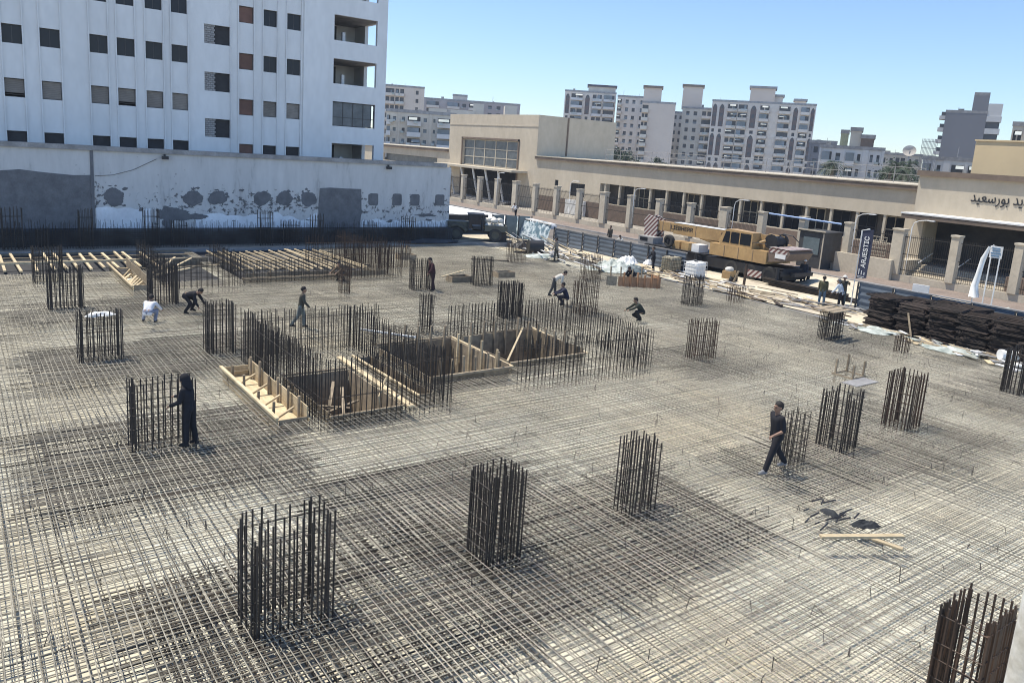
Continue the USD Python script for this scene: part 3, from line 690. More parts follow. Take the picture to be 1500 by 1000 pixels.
for x0, x1, h, lab in ((2.3, 3.25, 2.5, 'wall cage at the left edge of the photo in front of the grey mortar panel'), (6.2, 6.9, 2.45, 'narrow wall cage right of the one at the left edge, against the mortar panel'),
                       (9.8, 10.65, 2.5, 'wall cage in front of the fresh whitewash left of the broken plaster'), (11.5, 12.3, 1.75, 'shorter thick wall cage under the broken plaster'),
                       (17.1, 17.95, 2.4, 'wall cage below the third round mortar patch'), (20.85, 21.6, 2.2, 'wall cage just left of the tall mortar door patch'), (18.7, 19.8, 1.75, 'low thick wall cage between the two cages left of the mortar door'), (25.0, 25.8, 1.75, 'low wall cage at the right corner of the mortar door patch'),
                       (28.2, 29.1, 2.1, 'last wall cage at the right end of the wall'), (4.0, 4.5, 1.3, 'short bundle of bars between the two leftmost wall cages')):
    t = thing('wall_cage', lab, 'rebar cage', (0, 0, 0), 0, 'cages standing along the whitewashed wall')
    k = max(3, int((x1 - x0) / 0.16))
    for i in range(k + 1):
        x = x0 + (x1 - x0) * i / k
        for yv in (52.75, 53.35):
            r = 0.03 if i in (0, k) else 0.016
            M().tube([(x, yv, 0), (x + rng.gauss(0, 0.02), yv, h + rng.uniform(-0.12, 0.05))], r, 5).build('bar', STEEL, t)
    for z in (0.5, h * 0.5, h * 0.78):
        M().tube([(x0 - 0.03, 52.72, z), (x1 + 0.03, 52.72, z + 0.03), (x1 + 0.03, 53.38, z), (x0 - 0.03, 53.38, z), (x0 - 0.03, 52.72, z)], 0.012, 4).build('stirrup', STEEL, t)

# ------------------------------------------------------------------ the whitewashed wall
WY = 55.0
ww = thing('boundary_wall', 'long whitewashed site wall with chipped plaster and grey mortar patches', 'wall')
M().box(-14, WY, -0.3, 33.45, WY + 0.3, 5.86).build('wall_body', WALLW, ww)
M().box(-14, WY - 0.12, 5.86, 33.0, WY + 0.42, 6.16).build('coping', CONC, ww)
M().box(7.16, WY - 0.05, 0.4, 7.34, WY, 5.86).build('joint_strip', CONCD, ww)
Pm = lambda poly, d=0.018, m=CONCD, name='mortar_patch': prism(M(), poly, 'y', WY - d, d).build(name, m, ww)
Pm(Polygon([(-14, 4.45), (-6, 4.4), (-1, 4.5), (2.2, 4.42), (3.4, 4.55), (4.6, 4.42), (6.2, 4.3), (7.15, 4.34), (7.15, 0.6), (-14, 0.6)]), 0.02)
Pm(Polygon([(22.2, 3.9), (23, 3.97), (24.2, 3.93), (25.5, 3.92), (25.58, 2.2), (25.42, 0.6), (22.1, 0.6), (22.12, 2.5)]), 0.03)
for i, (x, z, rx, rz) in enumerate(((8.45, 3.0, 0.62, 0.55), (13.25, 3.0, 0.58, 0.55), (14.85, 3.05, 0.58, 0.5), (17.9, 3.08, 0.62, 0.5), (19.55, 3.1, 0.6, 0.5), (21.35, 3.08, 0.6, 0.55))):
    Pm(blob(x, z, rx, rz, 20 + i, 0.17, 48), 0.022)
    for k in range(7):
        a = rng.uniform(0, 6.28); q = rng.uniform(1.05, 1.5)
        Pm(blob(x + rx * q * math.cos(a), z + rz * q * math.sin(a), rng.uniform(0.04, 0.16), rng.uniform(0.03, 0.09), 300 + i * 9 + k, 0.5, 18), 0.011 + 0.0003 * k, CONCD, 'plaster_loss')
for i, (x, z) in enumerate(((26.55, 3.15), (28.6, 3.16), (30.2, 3.16), (32.5, 3.2))):
    Pm(blob(x, z, 0.42, 0.47, 40 + i, 0.05, 40, 5.0), 0.022)
Pm(blob(11.9, 1.95, 1.0, 0.45, 61, 0.35, 60), 0.014)
Pm(blob(12.9, 1.75, 1.0, 0.28, 62, 0.4, 60), 0.016)
Pm(blob(11.6, 1.4, 0.3, 0.5, 63, 0.3, 40), 0.012)
Pm(blob(31.3, 1.95, 0.9, 0.13, 64, 0.5, 60), 0.012)
for i in range(14):                     # small losses of plaster round the patches
    x = rng.choice([8.5, 9.6, 13.2, 14.8, 18.2, 20.5, 26.2, 28.0, 29.5, 31.5, 30.5, 33.0]) + rng.gauss(0, 0.9); z = rng.choice([2.2, 2.0, 1.3, 1.5, 3.6, 3.2]) + rng.gauss(0, 0.22)
    if 7.5 < x < 21.9 or 25.8 < x < 33.2:
        Pm(blob(x, z, rng.uniform(0.06, 0.3), rng.uniform(0.03, 0.13), 100 + i, 0.5, 26), 0.009 + 0.0002 * i, CONCD, 'plaster_loss')


def ragged(x0, x1, ztop, zbot, seed, amp=0.12, st=0.2):
    r = random.Random(seed); xs = np.arange(x0, x1 + 1e-6, st)
    up = [(x, ztop + amp * (meshkit.fbm(np.array([[x * 0.9, seed, 0.0]]), 3, seed)[0] - 0.5) * 4 + r.uniform(-0.03, 0.03)) for x in xs]
    return Polygon(up + [(x1, zbot), (x0, zbot)]).buffer(0)


Pm(ragged(7.4, 10.6, 2.3, 0.8, 5), 0.006, WASHB, 'whitewash_band')
Pm(ragged(13.4, 18.4, 1.95, 0.8, 6), 0.006, WASHB, 'whitewash_band')
Pm(ragged(18.4, 22.0, 1.8, 0.8, 7, 0.3), 0.006, WASHB, 'whitewash_band')
Pm(ragged(25.6, 33.4, 1.45, 0.8, 8, 0.2), 0.006, WASHB, 'whitewash_band')
for x in (11.5, 27.7):
    t = thing('flood_lamp', f'small dark lamp box under the wall coping, {"left of the middle" if x < 20 else "near the right end"}', 'lamp')
    M().box(x - 0.2, WY - 0.32, 5.52, x + 0.2, WY - 0.12, 5.72).build('housing', BLACKP, t)
    M().box(x - 0.05, WY - 0.14, 5.6, x + 0.05, WY - 0.001, 5.84).build('bracket', BLACKP, t)
cb = M().tube([(7.4, WY - 0.03, 4.3), (8.4, WY - 0.03, 4.38), (9.6, WY - 0.03, 4.75), (11.0, WY - 0.03, 5.5)], 0.014, 5)
cb.build('slack_cable', IRON, label='thin cable drooping across the plaster from the left lamp box', cat='cable')

# ------------------------------------------------------------------ white apartment block behind the wall
BY = 59.5
wb = thing('white_building', 'tall white unfinished block with rows of dark windows behind the whitewashed wall', 'building')
cols = [(-6.2, -5.1), (-3.9, -2.8), (0.2, 1.3), (3.12, 4.22), (5.17, 6.28), (7.97, 9.04), (9.59, 10.68), (11.36, 12.44), (13.02, 14.08), (17.64, 18.70), (19.42, 20.44), (21.19, 22.27)]
rowtop = [6.72, 9.98, 13.25, 16.53, 19.8]
holes = []
for r_, zt in enumerate(rowtop):
    for c in cols:
        holes.append((c[0], c[1], zt - (1.15 if r_ != 0 else 1.05), zt))
    holes.append((15.22, 17.01, zt + 1.7 - 1.33, zt + 1.7 - 0.02))
    holes.append((24.95, 28.62, zt + 0.48 - 1.9, zt + 0.48))
wallm = holed(M(), 'y', BY, 0.3, -10, 29.5, 0, 24, holes)
# right flank with its loggia openings, roof and back
holed(wallm, 'x', 29.2, 0.3, BY + 0.3, BY + 16, 0, 24, [(BY + 0.75, BY + 3.6, z + 0.48 - 1.9, z + 0.48) for z in rowtop])
wallm.box(-10, BY + 16, 0, 29.5, BY + 16.3, 24)
wallm.box(-10.3, BY, 0, -10, BY + 16.3, 24)
wallm.build('walls', WHITEB, wb)
M().box(-10, BY + 0.3, 23.7, 29.2, BY + 16, 24.0).build('roof', CONC, wb)
ribs = [3.09, 4.24, 5.12, 6.33, 7.93, 9.08, 9.55, 10.72, 11.32, 12.52, 12.98, 14.13, 17.05, 17.6, 18.74, 19.38, 20.48, 21.15, 22.33]
for x in ribs:
    M().box(x - 0.035, BY - 0.07, 0, x + 0.035, BY, 24).build('rib', WHITEB, wb)
M().box(22.5, BY - 0.05, 0, 24.6, BY - 0.0, 24).build('plain_pier', WHITEB, wb)
for r_, zt in enumerate(rowtop):
    for ci, c in enumerate(cols):
        zb = zt - (1.15 if r_ != 0 else 1.05)
        if ci == 9:
            mk = SHUTBR
        elif r_ == 1:
            mk = SHUTTER
        else:
            mk = GLASS if (r_ != 0) else DARK
        f = M(); q = 0.04
        for b in ((c[0], zb, c[1], zb + q), (c[0], zt - q, c[1], zt), (c[0], zb + q, c[0] + q, zt - q), (c[1] - q, zb + q, c[1], zt - q)):
            f.box(b[0] + 0.003, BY + 0.13, b[1] + 0.003, b[2] - 0.003, BY + 0.19, b[3] - 0.003)
        w_ = f.build('window', FRAMED, wb)
        pn = M()
        if mk is SHUTTER:
            for s in range(9):                          # slats of the roller blind
                z0 = zb + 0.05 + s * (zt - zb - 0.1) / 9 + (0.1 if (ci % 3 == 0 and s == 0) else 0)
                pn.box(c[0] + q + 0.003, BY + 0.15, z0, c[1] - q - 0.003, BY + 0.168, z0 + (zt - zb - 0.1) / 9 - 0.003)
        else:
            pn.box(c[0] + q + 0.003, BY + 0.15, zb + q + 0.003, c[1] - q - 0.003, BY + 0.165, zt - q - 0.003)
        pn.build('blind' if mk in (SHUTTER, SHUTBR) else 'pane', mk, w_)
        if mk is GLASS:
            M().box((c[0] + c[1]) / 2 - 0.02, BY + 0.135, zb + 0.05, (c[0] + c[1]) / 2 + 0.02, BY + 0.149, zt - 0.05).build('mullion', FRAMED, w_)
    # half-bricked stair window
    z1 = zt + 1.68; z0 = z1 - 1.31
    bk = M(); rows = 9; bh = 1.31 / rows
    for j in range(rows):
        for i2 in range(3):
            a = 15.24 + i2 * 0.27 - (0.12 if j % 2 else 0); bk.box(max(15.24, a), BY + 0.06, z0 + j * bh + 0.012, min(a + 0.25, 15.98), BY + 0.2, z0 + (j + 1) * bh - 0.01)
    bk.build('half_bricked_opening', CONC, wb)
    M().box(15.24, BY + 0.21, z0, 17.0, BY + 0.25, z1).build('dark_void', DARK, wb)
    # floor slab and loggia
    M().box(24.7, BY + 0.3, zt + 0.48, 29.2, BY + 6.0, zt + 0.72).build('loggia_slab', CONC, wb)
    M().box(24.7, BY + 0.3, zt - 1.62, 29.2, BY + 6.0, zt - 1.44).build('loggia_floor', CONC, wb)
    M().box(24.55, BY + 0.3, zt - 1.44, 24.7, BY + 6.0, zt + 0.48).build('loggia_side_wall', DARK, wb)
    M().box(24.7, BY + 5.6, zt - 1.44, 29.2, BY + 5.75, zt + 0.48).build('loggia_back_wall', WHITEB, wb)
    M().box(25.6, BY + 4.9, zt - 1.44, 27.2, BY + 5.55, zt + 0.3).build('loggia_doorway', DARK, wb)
    M().box(26.15, BY + 1.2, zt - 1.44, 26.4, BY + 1.45, zt - 0.6).build('loggia_post', WHITEB, wb)
    if r_ == 1:                                         # one loggia glazed in
        f = M()
        for x in (24.97, 25.85, 26.7, 27.6, 28.3, 28.55):
            f.box(x - 0.03, BY + 0.1, zt - 1.40, x + 0.03, BY + 0.16, zt + 0.46)
        for z in (zt - 1.40, zt - 0.75, zt + 0.4):
            f.box(25.0, BY + 0.102, z, 28.52, BY + 0.158, z + 0.05)
        g_ = f.build('loggia_glazing', FRAMED, wb)
        M().box(24.99, BY + 0.12, zt - 1.38, 28.3, BY + 0.13, zt + 0.44).build('pane', GLASSG, g_)

# ------------------------------------------------------------------ the beige school-like hall along the street
SX = 63.0
sh = thing('street_hall', 'long low beige public building with a taller entrance block at its left, across the street', 'building')
gal = (32.3, 69.3, 2.1, 4.40)
wl = M()
holed(wl, 'x', SX, 0.35, 31.25, 82.2, 0, 6.6, [gal, (72.05, 74.75, 2.45, 4.05), (77.25, 77.95, 2.2, 4.2)])
holed(wl, 'x', SX, 0.35, 104.6, 150, 0, 6.6, [(108, 127, 4.3, 5.5)])
wl.box(SX + 0.35, 31.25, 6.3, 78, 82.2, 6.6); wl.box(SX + 0.35, 104.6, 6.3, 78, 150, 6.6)
wl.build('wing_wall', BEIGE, sh)
for y0, y1 in ((31.26, 82.19), (104.61, 150)):
    M().box(SX + 0.36, y0, 6.6, 77.9, y1, 6.68).build('roof_screed', SAND, sh)  # pale layer added to bounce light onto the entrance block side
for y0, y1 in ((31.25, 82.2), (104.6, 150)):
    M().box(SX - 0.28, y0 + 0.01, 6.6, 78.2, y1 - 0.01, 6.97).build('cornice', CORN, sh)
    M().box(SX - 0.34, y0 + 0.01, 6.97, 78.3, y1 - 0.01, 7.06).build('roof_edge', BEIGEP, sh)
tb = M()
holed(tb, 'x', SX, 0.5, 82.2, 104.6, 0, 12.3, [(86.4, 100.6, 4.95, 8.76), (86.4, 100.6, 0.45, 4.55)])
holed(tb, 'y', 82.2, 0.4, SX + 0.5, 76.8, 0, 12.3, [])
tb.box(SX + 0.5, 104.2, 0, 76.8, 104.6, 12.3); tb.box(76.4, 82.6, 0, 76.8, 104.2, 12.3); tb.box(SX + 0.5, 82.6, 11.9, 76.4, 104.2, 12.3)
tb.build('entrance_block', BEIGE, sh)
M().box(SX - 0.06, 82.15, 10.75, SX, 104.6, 10.9).build('string_course', BEIGEP, sh)
M().box(67.9, 82.08, 7.2, 68.1, 82.2, 12.3).build('drain_pipe', CORN, sh)
fr = M()
for y0, y1, z0, z1 in ((86.15, 86.4, 0.45, 9.0), (100.6, 100.85, 0.45, 9.0), (86.15, 100.85, 8.76, 9.02)):
    fr.box(SX - 0.12, y0, z0, SX, y1, z1)
fr.build('window_surround', CORN, sh)
bw = M()
for i in range(6):
    y = 86.5 + i * 2.8
    bw.box(SX + 0.2, y - 0.08, 4.98, SX + 0.34, y + 0.08, 8.74)
for z in (4.98, 6.2, 7.4, 8.62):
    bw.box(SX + 0.21, 86.42, z, SX + 0.33, 100.58, z + 0.1)
wbig = bw.build('big_window', BEIGEP, sh)
for i in range(5):
    for z0, z1 in ((5.08, 6.2), (6.3, 7.4), (7.5, 8.62)):
        M().box(SX + 0.26, 86.6 + i * 2.8, z0, SX + 0.28, 89.2 + i * 2.8, z1).build('pane', GLASSG, wbig)
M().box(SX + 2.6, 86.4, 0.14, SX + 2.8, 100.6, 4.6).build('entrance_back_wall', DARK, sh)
M().box(60.4, 84.0, 4.62, SX, 104.4, 4.92).build('entrance_canopy', BEIGEP, sh)
for i in range(5):
    y = 87.5 + i * 3.2
    M().plank((61.0, y + 0.5, 4.6), (61.6, y - 0.4, 0.2), 0.22, 0.2).build('slanted_post', WHITEP, sh)
for i in range(3):
    M().box(60.6 + i * 0.45, 86.0, 0.14, 63.0, 101.0, 0.3 + i * 0.14).build('step', CONC, sh)
# gallery: columns, back wall with doors and glass, low red-brown wall
for i in range(15):
    y = 34.05 + i * 2.46
    if y < 69:
        M().box(SX + 0.06, y - 0.10, 2.1, SX + 0.3, y + 0.10, 4.40).build('gallery_column', BEIGEP, sh)
M().box(SX - 0.02, 32.0, 0.14, SX, 82.1, 2.02).build('red_brown_dado', BRICKR, sh)
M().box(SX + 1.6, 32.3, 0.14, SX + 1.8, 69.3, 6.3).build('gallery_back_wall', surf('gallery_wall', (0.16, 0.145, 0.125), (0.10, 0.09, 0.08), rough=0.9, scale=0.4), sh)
for i in range(15):
    y = 33.0 + i * 2.46
    if y + 1.7 < 69:
        f = M(); f.box(SX + 1.5, y, 2.1, SX + 1.59, y + 0.08, 4.3); f.box(SX + 1.5, y + 1.62, 2.1, SX + 1.59, y + 1.7, 4.3); f.box(SX + 1.5, y + 0.08, 4.2, SX + 1.59, y + 1.62, 4.3); f.box(SX + 1.5, y + 0.82, 2.1, SX + 1.59, y + 0.88, 4.2); f.box(SX + 1.51, y + 0.08, 3.1, SX + 1.58, y + 1.62, 3.17)
        g_ = f.build('gallery_window', BEIGEP if i % 3 == 0 else FRAMED, sh)
        M().box(SX + 1.55, y + 0.08, 2.1, SX + 1.56, y + 1.62, 4.2).build('pane', GLASS, g_)
for y0, y1, z0, z1 in ((72.05, 74.75, 2.45, 4.05), (77.25, 77.95, 2.2, 4.2)):
    f = M(); f.box(SX + 0.1, y0, z0, SX + 0.18, y0 + 0.09, z1); f.box(SX + 0.1, y1 - 0.09, z0, SX + 0.18, y1, z1); f.box(SX + 0.1, y0 + 0.09, z1 - 0.09, SX + 0.18, y1 - 0.09, z1); f.box(SX + 0.1, (y0 + y1) / 2 - 0.04, z0, SX + 0.18, (y0 + y1) / 2 + 0.04, z1 - 0.09)
    g_ = f.build('side_window', FRAMED, sh)
    M().box(SX + 0.14, y0, z0, SX + 0.15, y1, z1).build('pane', GLASS, g_)
M().box(SX - 0.5, 71.5, 0.15, SX - 0.06, 75.0, 2.0).build('pale_panel', WHITEP, sh)
M().box(SX + 0.6, 108, 4.3, SX + 0.7, 127, 5.5).build('left_wing_glass', GLASSG, sh)
rfn = M()
for i in range(16):
    rfn.tube([(70.5, 35 + i * 2.8, 6.6), (70.5, 35 + i * 2.8, 8.5)], 0.04, 5)
for z in (7.2, 7.8, 8.45):
    rfn.tube([(70.5, 35, z), (70.5, 77, z)], 0.02, 4)
for i in range(42):
    rfn.tube([(70.5, 35 + i, 6.7), (70.5, 36 + i, 8.45)], 0.008, 4); rfn.tube([(70.5, 36 + i, 6.7), (70.5, 35 + i, 8.45)], 0.008, 4)
rfn.build('roof_netting', CONC, sh, kind='stuff')
# right block with the inscription
RX = 62.0
rb = thing('station_block', 'taller beige block at the right edge with Arabic lettering over a deep canopy and steps', 'building')
w2 = holed(M(), 'x', RX, 0.4, 2, 31.2, 0, 7.8, [(9.0, 30.3, 0.9, 4.42)])
w2.box(RX + 0.4, 30.8, 0, 78, 31.2, 7.8); w2.box(RX + 0.4, 2, 7.5, 78, 30.8, 7.8)
w2.build('front_wall', BEIGE, rb)
M().box(RX - 0.25, 1.9, 7.8, 78.2, 31.3, 8.2).build('cornice', CORN, rb)
M().box(59.7, 4, 4.5, RX, 30.95, 4.84).build('canopy', CORN, rb)
M().box(59.66, 4, 4.84, RX, 31.0, 4.94).build('canopy_top', WHITEP, rb)
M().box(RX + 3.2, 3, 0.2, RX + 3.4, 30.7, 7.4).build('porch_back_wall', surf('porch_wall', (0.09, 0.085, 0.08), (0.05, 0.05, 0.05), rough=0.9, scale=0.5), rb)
M().box(RX + 0.4, 3, 0.6, RX + 3.2, 30.7, 0.9).build('porch_floor', CONC, rb)
for i in range(5):
    M().box(60.0 + i * 0.4, 14.0, 0.15, RX - 0.001 if i < 4 else RX, 30.2, 0.28 + i * 0.15).build('step', BEIGEP, rb)
M().box(59.6, 29.9, 0.14, RX, 30.9, 1.3).build('step_cheek', BEIGEP, rb)
for y in (29.2, 26.4):
    M().tube([(60.0, y, 1.2), (62.0, y, 1.9)], 0.035, 6).build('hand_rail', WHITEP, rb)
df = M(); df.box(RX + 2.9, 20.6, 0.9, RX + 3.1, 20.9, 4.2); df.box(RX + 2.9, 23.5, 0.9, RX + 3.1, 23.8, 4.2); df.box(RX + 2.9, 20.9, 3.9, RX + 3.1, 23.5, 4.2)
dr_ = df.build('door_frame', BEIGEP, rb)
for y in (21.2, 22.3):
    M().box(RX + 3.0, y, 1.0, RX + 3.06, y + 0.9, 3.8).build('door_leaf', BRICKR, dr_)
    M().box(RX + 2.97, y + 0.15, 2.2, RX + 2.999, y + 0.75, 3.6).build('pane', GLASSG, dr_)
M().box(59.5, 20.0, 0.14, 61.2, 22.8, 1.25).build('planter', BRICKR, rb)
AR = [[[(401,-5),(403,1),(419,-2),(426,0),(429,3),(428,12),(421,25),(417,29),(422,33),(425,32),(430,24),(435,14),(438,3),(445,-2),(466,1),(480,8),(479,11),(470,15),(462,16),(453,15),(452,22),(467,23),(489,12),(495,12),(495,6),(487,5),(467,-6),(455,-9),(442,-9),(437,-7),(433,-3),(429,-7),(423,-9),(411,-9)]],[[(325,-5),(327,1),(343,-2),(350,0),(353,3),(352,12),(345,25),(341,29),(344,32),(346,33),(349,32),(359,14),(362,3),(370,-2),(382,-1),(384,1),(385,9),(380,25),(387,28),(392,12),(392,2),(389,-4),(385,-7),(378,-9),(366,-9),(361,-7),(357,-3),(353,-7),(347,-9),(335,-9)]],[[(382,-24),(383,-18),(388,-17),(391,-20),(391,-24),(389,-26),(384,-26)]],[[(370,-20),(373,-17),(377,-17),(379,-20),(379,-24),(377,-26),(372,-26),(370,-24)]],[[(235,-29),(234,-22),(250,-18),(256,-12),(256,-9),(246,-9),(239,-6),(236,-1),(236,7),(238,13),(244,20),(248,22),(255,22),(259,20),(265,11),(266,-2),(278,-2),(283,-1),(286,5),(281,25),(287,28),(289,27),(293,12),(293,3),(291,-3),(288,-6),(280,-9),(265,-9),(261,-18),(256,-23),(248,-27)],[(243,3),(246,-1),(251,-2),(258,-2),(259,-1),(258,8),(256,12),(252,15),(246,13),(244,10)]],[[(278,-20),(281,-17),(285,-17),(287,-20),(287,-24),(285,-26),(280,-26),(278,-24)]],[[(195,-22),(205,-19),(214,-11),(217,-4),(217,4),(211,19),(218,21),(224,7),(224,-6),(221,-13),(212,-23),(201,-29),(197,-30)]],[[(0,-5),(2,1),(18,-2),(25,0),(28,3),(27,12),(20,25),(16,29),(21,33),(24,32),(29,24),(34,14),(37,3),(45,-2),(54,-1),(57,1),(61,17),(68,16),(66,9),(66,2),(69,-1),(83,-2),(96,1),(96,3),(88,11),(86,11),(84,19),(89,24),(98,28),(111,28),(119,22),(118,10),(111,2),(111,0),(115,-1),(129,-2),(133,-1),(137,5),(139,16),(146,14),(144,2),(146,-1),(150,-2),(158,-1),(161,4),(163,17),(170,15),(168,3),(170,-1),(175,-2),(182,-1),(185,3),(185,9),(180,25),(184,27),(188,27),(192,14),(192,1),(186,-7),(181,-9),(171,-9),(165,-5),(157,-9),(147,-9),(144,-8),(140,-4),(132,-9),(119,-9),(107,-6),(104,-4),(87,-9),(70,-9),(65,-7),(62,-4),(57,-8),(53,-9),(41,-9),(36,-7),(32,-3),(28,-7),(22,-9),(10,-9)],[(91,18),(104,5),(112,14),(112,18),(106,21),(99,21),(93,19)]],[[(63,-24),(64,-18),(69,-17),(72,-20),(72,-24),(70,-26),(65,-26)]],[[(51,-20),(54,-17),(58,-17),(60,-20),(60,-24),(58,-26),(53,-26),(51,-24)]]]
ink = M(); sc_ = 4.4 / 493.0
for poly in AR:
    g_ = Polygon([(27.1 - x * sc_, 6.25 + y * sc_ * 1.35) for x, y in poly[0]], [[(27.1 - x * sc_, 6.25 + y * sc_ * 1.35) for x, y in h] for h in poly[1:]]).buffer(0)
    prism(ink, g_, 'x', RX - 0.05, 0.05)
ink.build('arabic_letters', BLACKP, rb)

# street wall: pillars, low wall, railings
fw = thing('street_railing', 'pale pillared wall with iron railings along the far side of the street', 'fence')
M().box(55.82, 2, 0.1, 56.2, 150, 0.62).build('low_wall', BEIGEP, fw)
pil = [20.9 + 3.985 * i for i in range(-3, 23)]
for i, y in enumerate(pil):
    big = i % 4 == 1
    s = 0.40 if big else 0.26
    m_ = M().box(56.0 - 0.3, y - s, 0.62, 56.3, y + s, 3.8)
    pz = m_.build('pillar', BEIGEP, fw)
    M().box(56.0 - 0.36, y - s - 0.05, 3.8, 56.36, y + s + 0.05, 3.92).build('cap', BEIGEP, pz)
    if i + 1 < len(pil):
        r_ = M(); a, b = y + 0.45, pil[i + 1] - 0.45
        if 33 < a < 37.5:
            continue
        for z in (0.95, 2.1, 3.35):
            r_.box(55.97, a - 0.12, z, 56.01, b + 0.12, z + 0.05)
        for q in np.arange(a, b, 0.14):
            r_.box(55.98, q, 0.64, 56.0, q + 0.022, 3.55)
        r_.build('railing', IRON, fw)
gt = thing('guard_booth', 'dark metal booth with a pale roof rim in the street wall behind the crane', 'booth')
bq = M().box(54.4, 33.9, 0.13, 56.9, 36.0, 2.9); bq.box(54.3, 33.8, 2.9, 57.0, 36.1, 3.0)
bq.build('body', FRAMED, gt)
M().box(54.25, 33.75, 3.0, 54.35, 36.15, 3.1).build('roof_rim', BEIGEP, gt)
M().box(54.35, 34.2, 1.2, 54.4, 35.6, 2.5).build('shutter', GREENT, gt)
M().box(54.36, 33.86, 0.13, 54.4, 33.95, 2.9).build('corner_post', BEIGEP, gt)
ga = thing('gate_wall', 'blank beige wall with a barred opening right of the crane tail', 'wall')
holed(M(), 'x', 55.4, 0.35, 28.9, 33.4, 0.1, 1.6, []).build('wall', BEIGEP, ga)
lt = M()
for q in np.arange(30.3, 31.7, 0.28):
    lt.box(57.0, q, 1.6, 57.05, q + 0.05, 3.0)
for q in np.arange(1.6, 3.1, 0.28):
    lt.box(56.98, 30.3, q, 57.06, 31.75, q + 0.05)
lt.build('barred_opening', BEIGEP, ga)
bp = thing('blue_pipe', 'long blue pipe slung along the railing above the crane tail', 'pipe')
M().tube([(55.55, 39.9, 3.85), (55.55, 33.3, 3.72)], 0.07, 7).build('pipe', surf('blue_pipe_paint', (0.18, 0.30, 0.55), (0.30, 0.40, 0.58), rough=0.5), bp)


def street_lamp(y, label, h=4.6):
    t = thing('street_lamp', label, 'street lamp', (55.6, y, 0), 0, 'white street lamps along the pillared wall')
    M().tube([(0, 0, 0.1), (0, 0, h - 0.5), (-0.05, -0.12, h - 0.15), (-0.1, -0.5, h + 0.05), (-0.12, -1.0, h + 0.12)], [0.045, 0.035, 0.03, 0.03, 0.025], 6).build('pole', WHITEP, t)
    M().obox((-0.13, -1.3, h + 0.12), (0.16, 0.5, 0.07), 0).build('lamp_head', WHITEP, t)


for y, l in ((80.2, 'white street lamp in front of the hall entrance'), (66.0, 'white street lamp left of the gallery by the side window'), (56.0, 'white street lamp behind the head of the crane boom'), (43.6, 'white street lamp right above the crane cab'), (32.2, 'white street lamp between the barred opening and the dark banner'), (27.9, 'white street lamp under the left end of the station canopy')):
    street_lamp(y, l)

# ------------------------------------------------------------------ hoarding along the site edge


def hoarding(name, label, x, y0, y1, h, step=2.1):
    t = thing(name, label, 'hoarding')
    k = int(round((y1 - y0) / step)); s = (y1 - y0) / k
    for i in range(k):
        m_ = M(); a = y0 + i * s + 0.03; nz = 9
        tilt = rng.uniform(-0.05, 0.05); dz = rng.uniform(-0.05, 0.05)
        for j in range(nz):                                  # horizontal ribs
            z0 = 0.02 + j * (h / nz); d = 0.05 if j % 2 else 0.0
            v = [(x - d, a, z0 + dz), (x - d, a + s - 0.06, z0 + dz + tilt * 0.3), (x - 0.05 + d, a + s - 0.06, z0 + h / nz + dz + tilt * 0.3), (x - 0.05 + d, a, z0 + h / nz + dz)]
            v += [(q[0] + 0.012, q[1], q[2]) for q in v]
            m_.add(v, [(0, 3, 2, 1), (4, 5, 6, 7), (0, 1, 5, 4), (2, 3, 7, 6), (0, 4, 7, 3), (1, 2, 6, 5)])
        m_.build('sheet', HOARD, t)
    for i in range(k + 1):
        yy = y0 + i * s
        M().plank((x - 0.09, yy, 0), (x - 0.09, yy, h + rng.uniform(0.0, 0.12)), 0.07, 0.07).build('post', FRAMED, t)
    M().plank((x - 0.02, y0, h + 0.05), (x - 0.02, y1, h + 0.05), 0.08, 0.06).build('top_rail', CONC, t)
    return t


hoarding('site_hoarding', 'blue grey corrugated hoarding between the tarp bundle and the brown plastic tank', 41.0, 35.6, 50.2, 1.42, 1.82)
hoarding('site_hoarding', 'grey corrugated hoarding behind the dark stirrup stacks at right', 41.2, 9.0, 23.1, 1.66, 2.0)
gp = thing('tall_sheet_panel', 'tall grey green metal panel standing at the far corner of the site', 'panel')
for i in range(3):
    M().obox((38.6 + i * 1.05, 55.2 - i * 0.5, 1.0), (1.05, 0.05, 2.0), -25).build('sheet', GREENT, gp)
for i in range(4):
    M().cyl((38.1 + i * 1.05, 55.35 - i * 0.5, 0), (38.1 + i * 1.05, 55.35 - i * 0.5, 2.06), 0.05, 6).build('post', FRAMED, gp)
tp = thing('draped_sheet', 'blue and white striped plastic sheet draped over the far end of the hoarding', 'plastic sheet')
n = 40; g1 = np.linspace(0, 1, n)
U, V = np.meshgrid(g1, np.linspace(0, 1, 14))
fold = 0.10 * np.sin(U * 46 + 2 * np.sin(U * 9)) * (0.3 + V) + 0.12 * (meshkit.fbm(np.stack([U * 6, V * 3, U * 0], -1), 3, 5) - 0.5)
Pp = np.stack([40.7 - 0.5 * V + fold, 50.3 + U * 5.0, 1.75 - V * 1.65 + 0.12 * np.sin(U * 7) * (1 - V)], -1).reshape(-1, 3)
i_ = np.arange(13)[:, None] * n + np.arange(n - 1)[None]
M().add(Pp, np.stack([i_, i_ + 1, i_ + n + 1, i_ + n], -1).reshape(-1, 4)).build('sheet', TARPB, tp, smooth=50)
M().plank((40.75, 50.2, 1.74), (41.1, 55.4, 1.80), 0.5, 0.10).build('top_cover', WHITEP, tp)
dp = thing('dark_board_screen', 'dark board screen between the wall end and the old lorry', 'screen')
for i in range(5):
    M().box(34.2 + i * 1.0, 57.6, 0.0, 35.19 + i * 1.0, 57.66, 1.75).build('board', BLACKP, dp)
M().box(33.9, 57.4, 0, 34.1, 57.6, 2.2).build('white_post', WHITEP, dp)
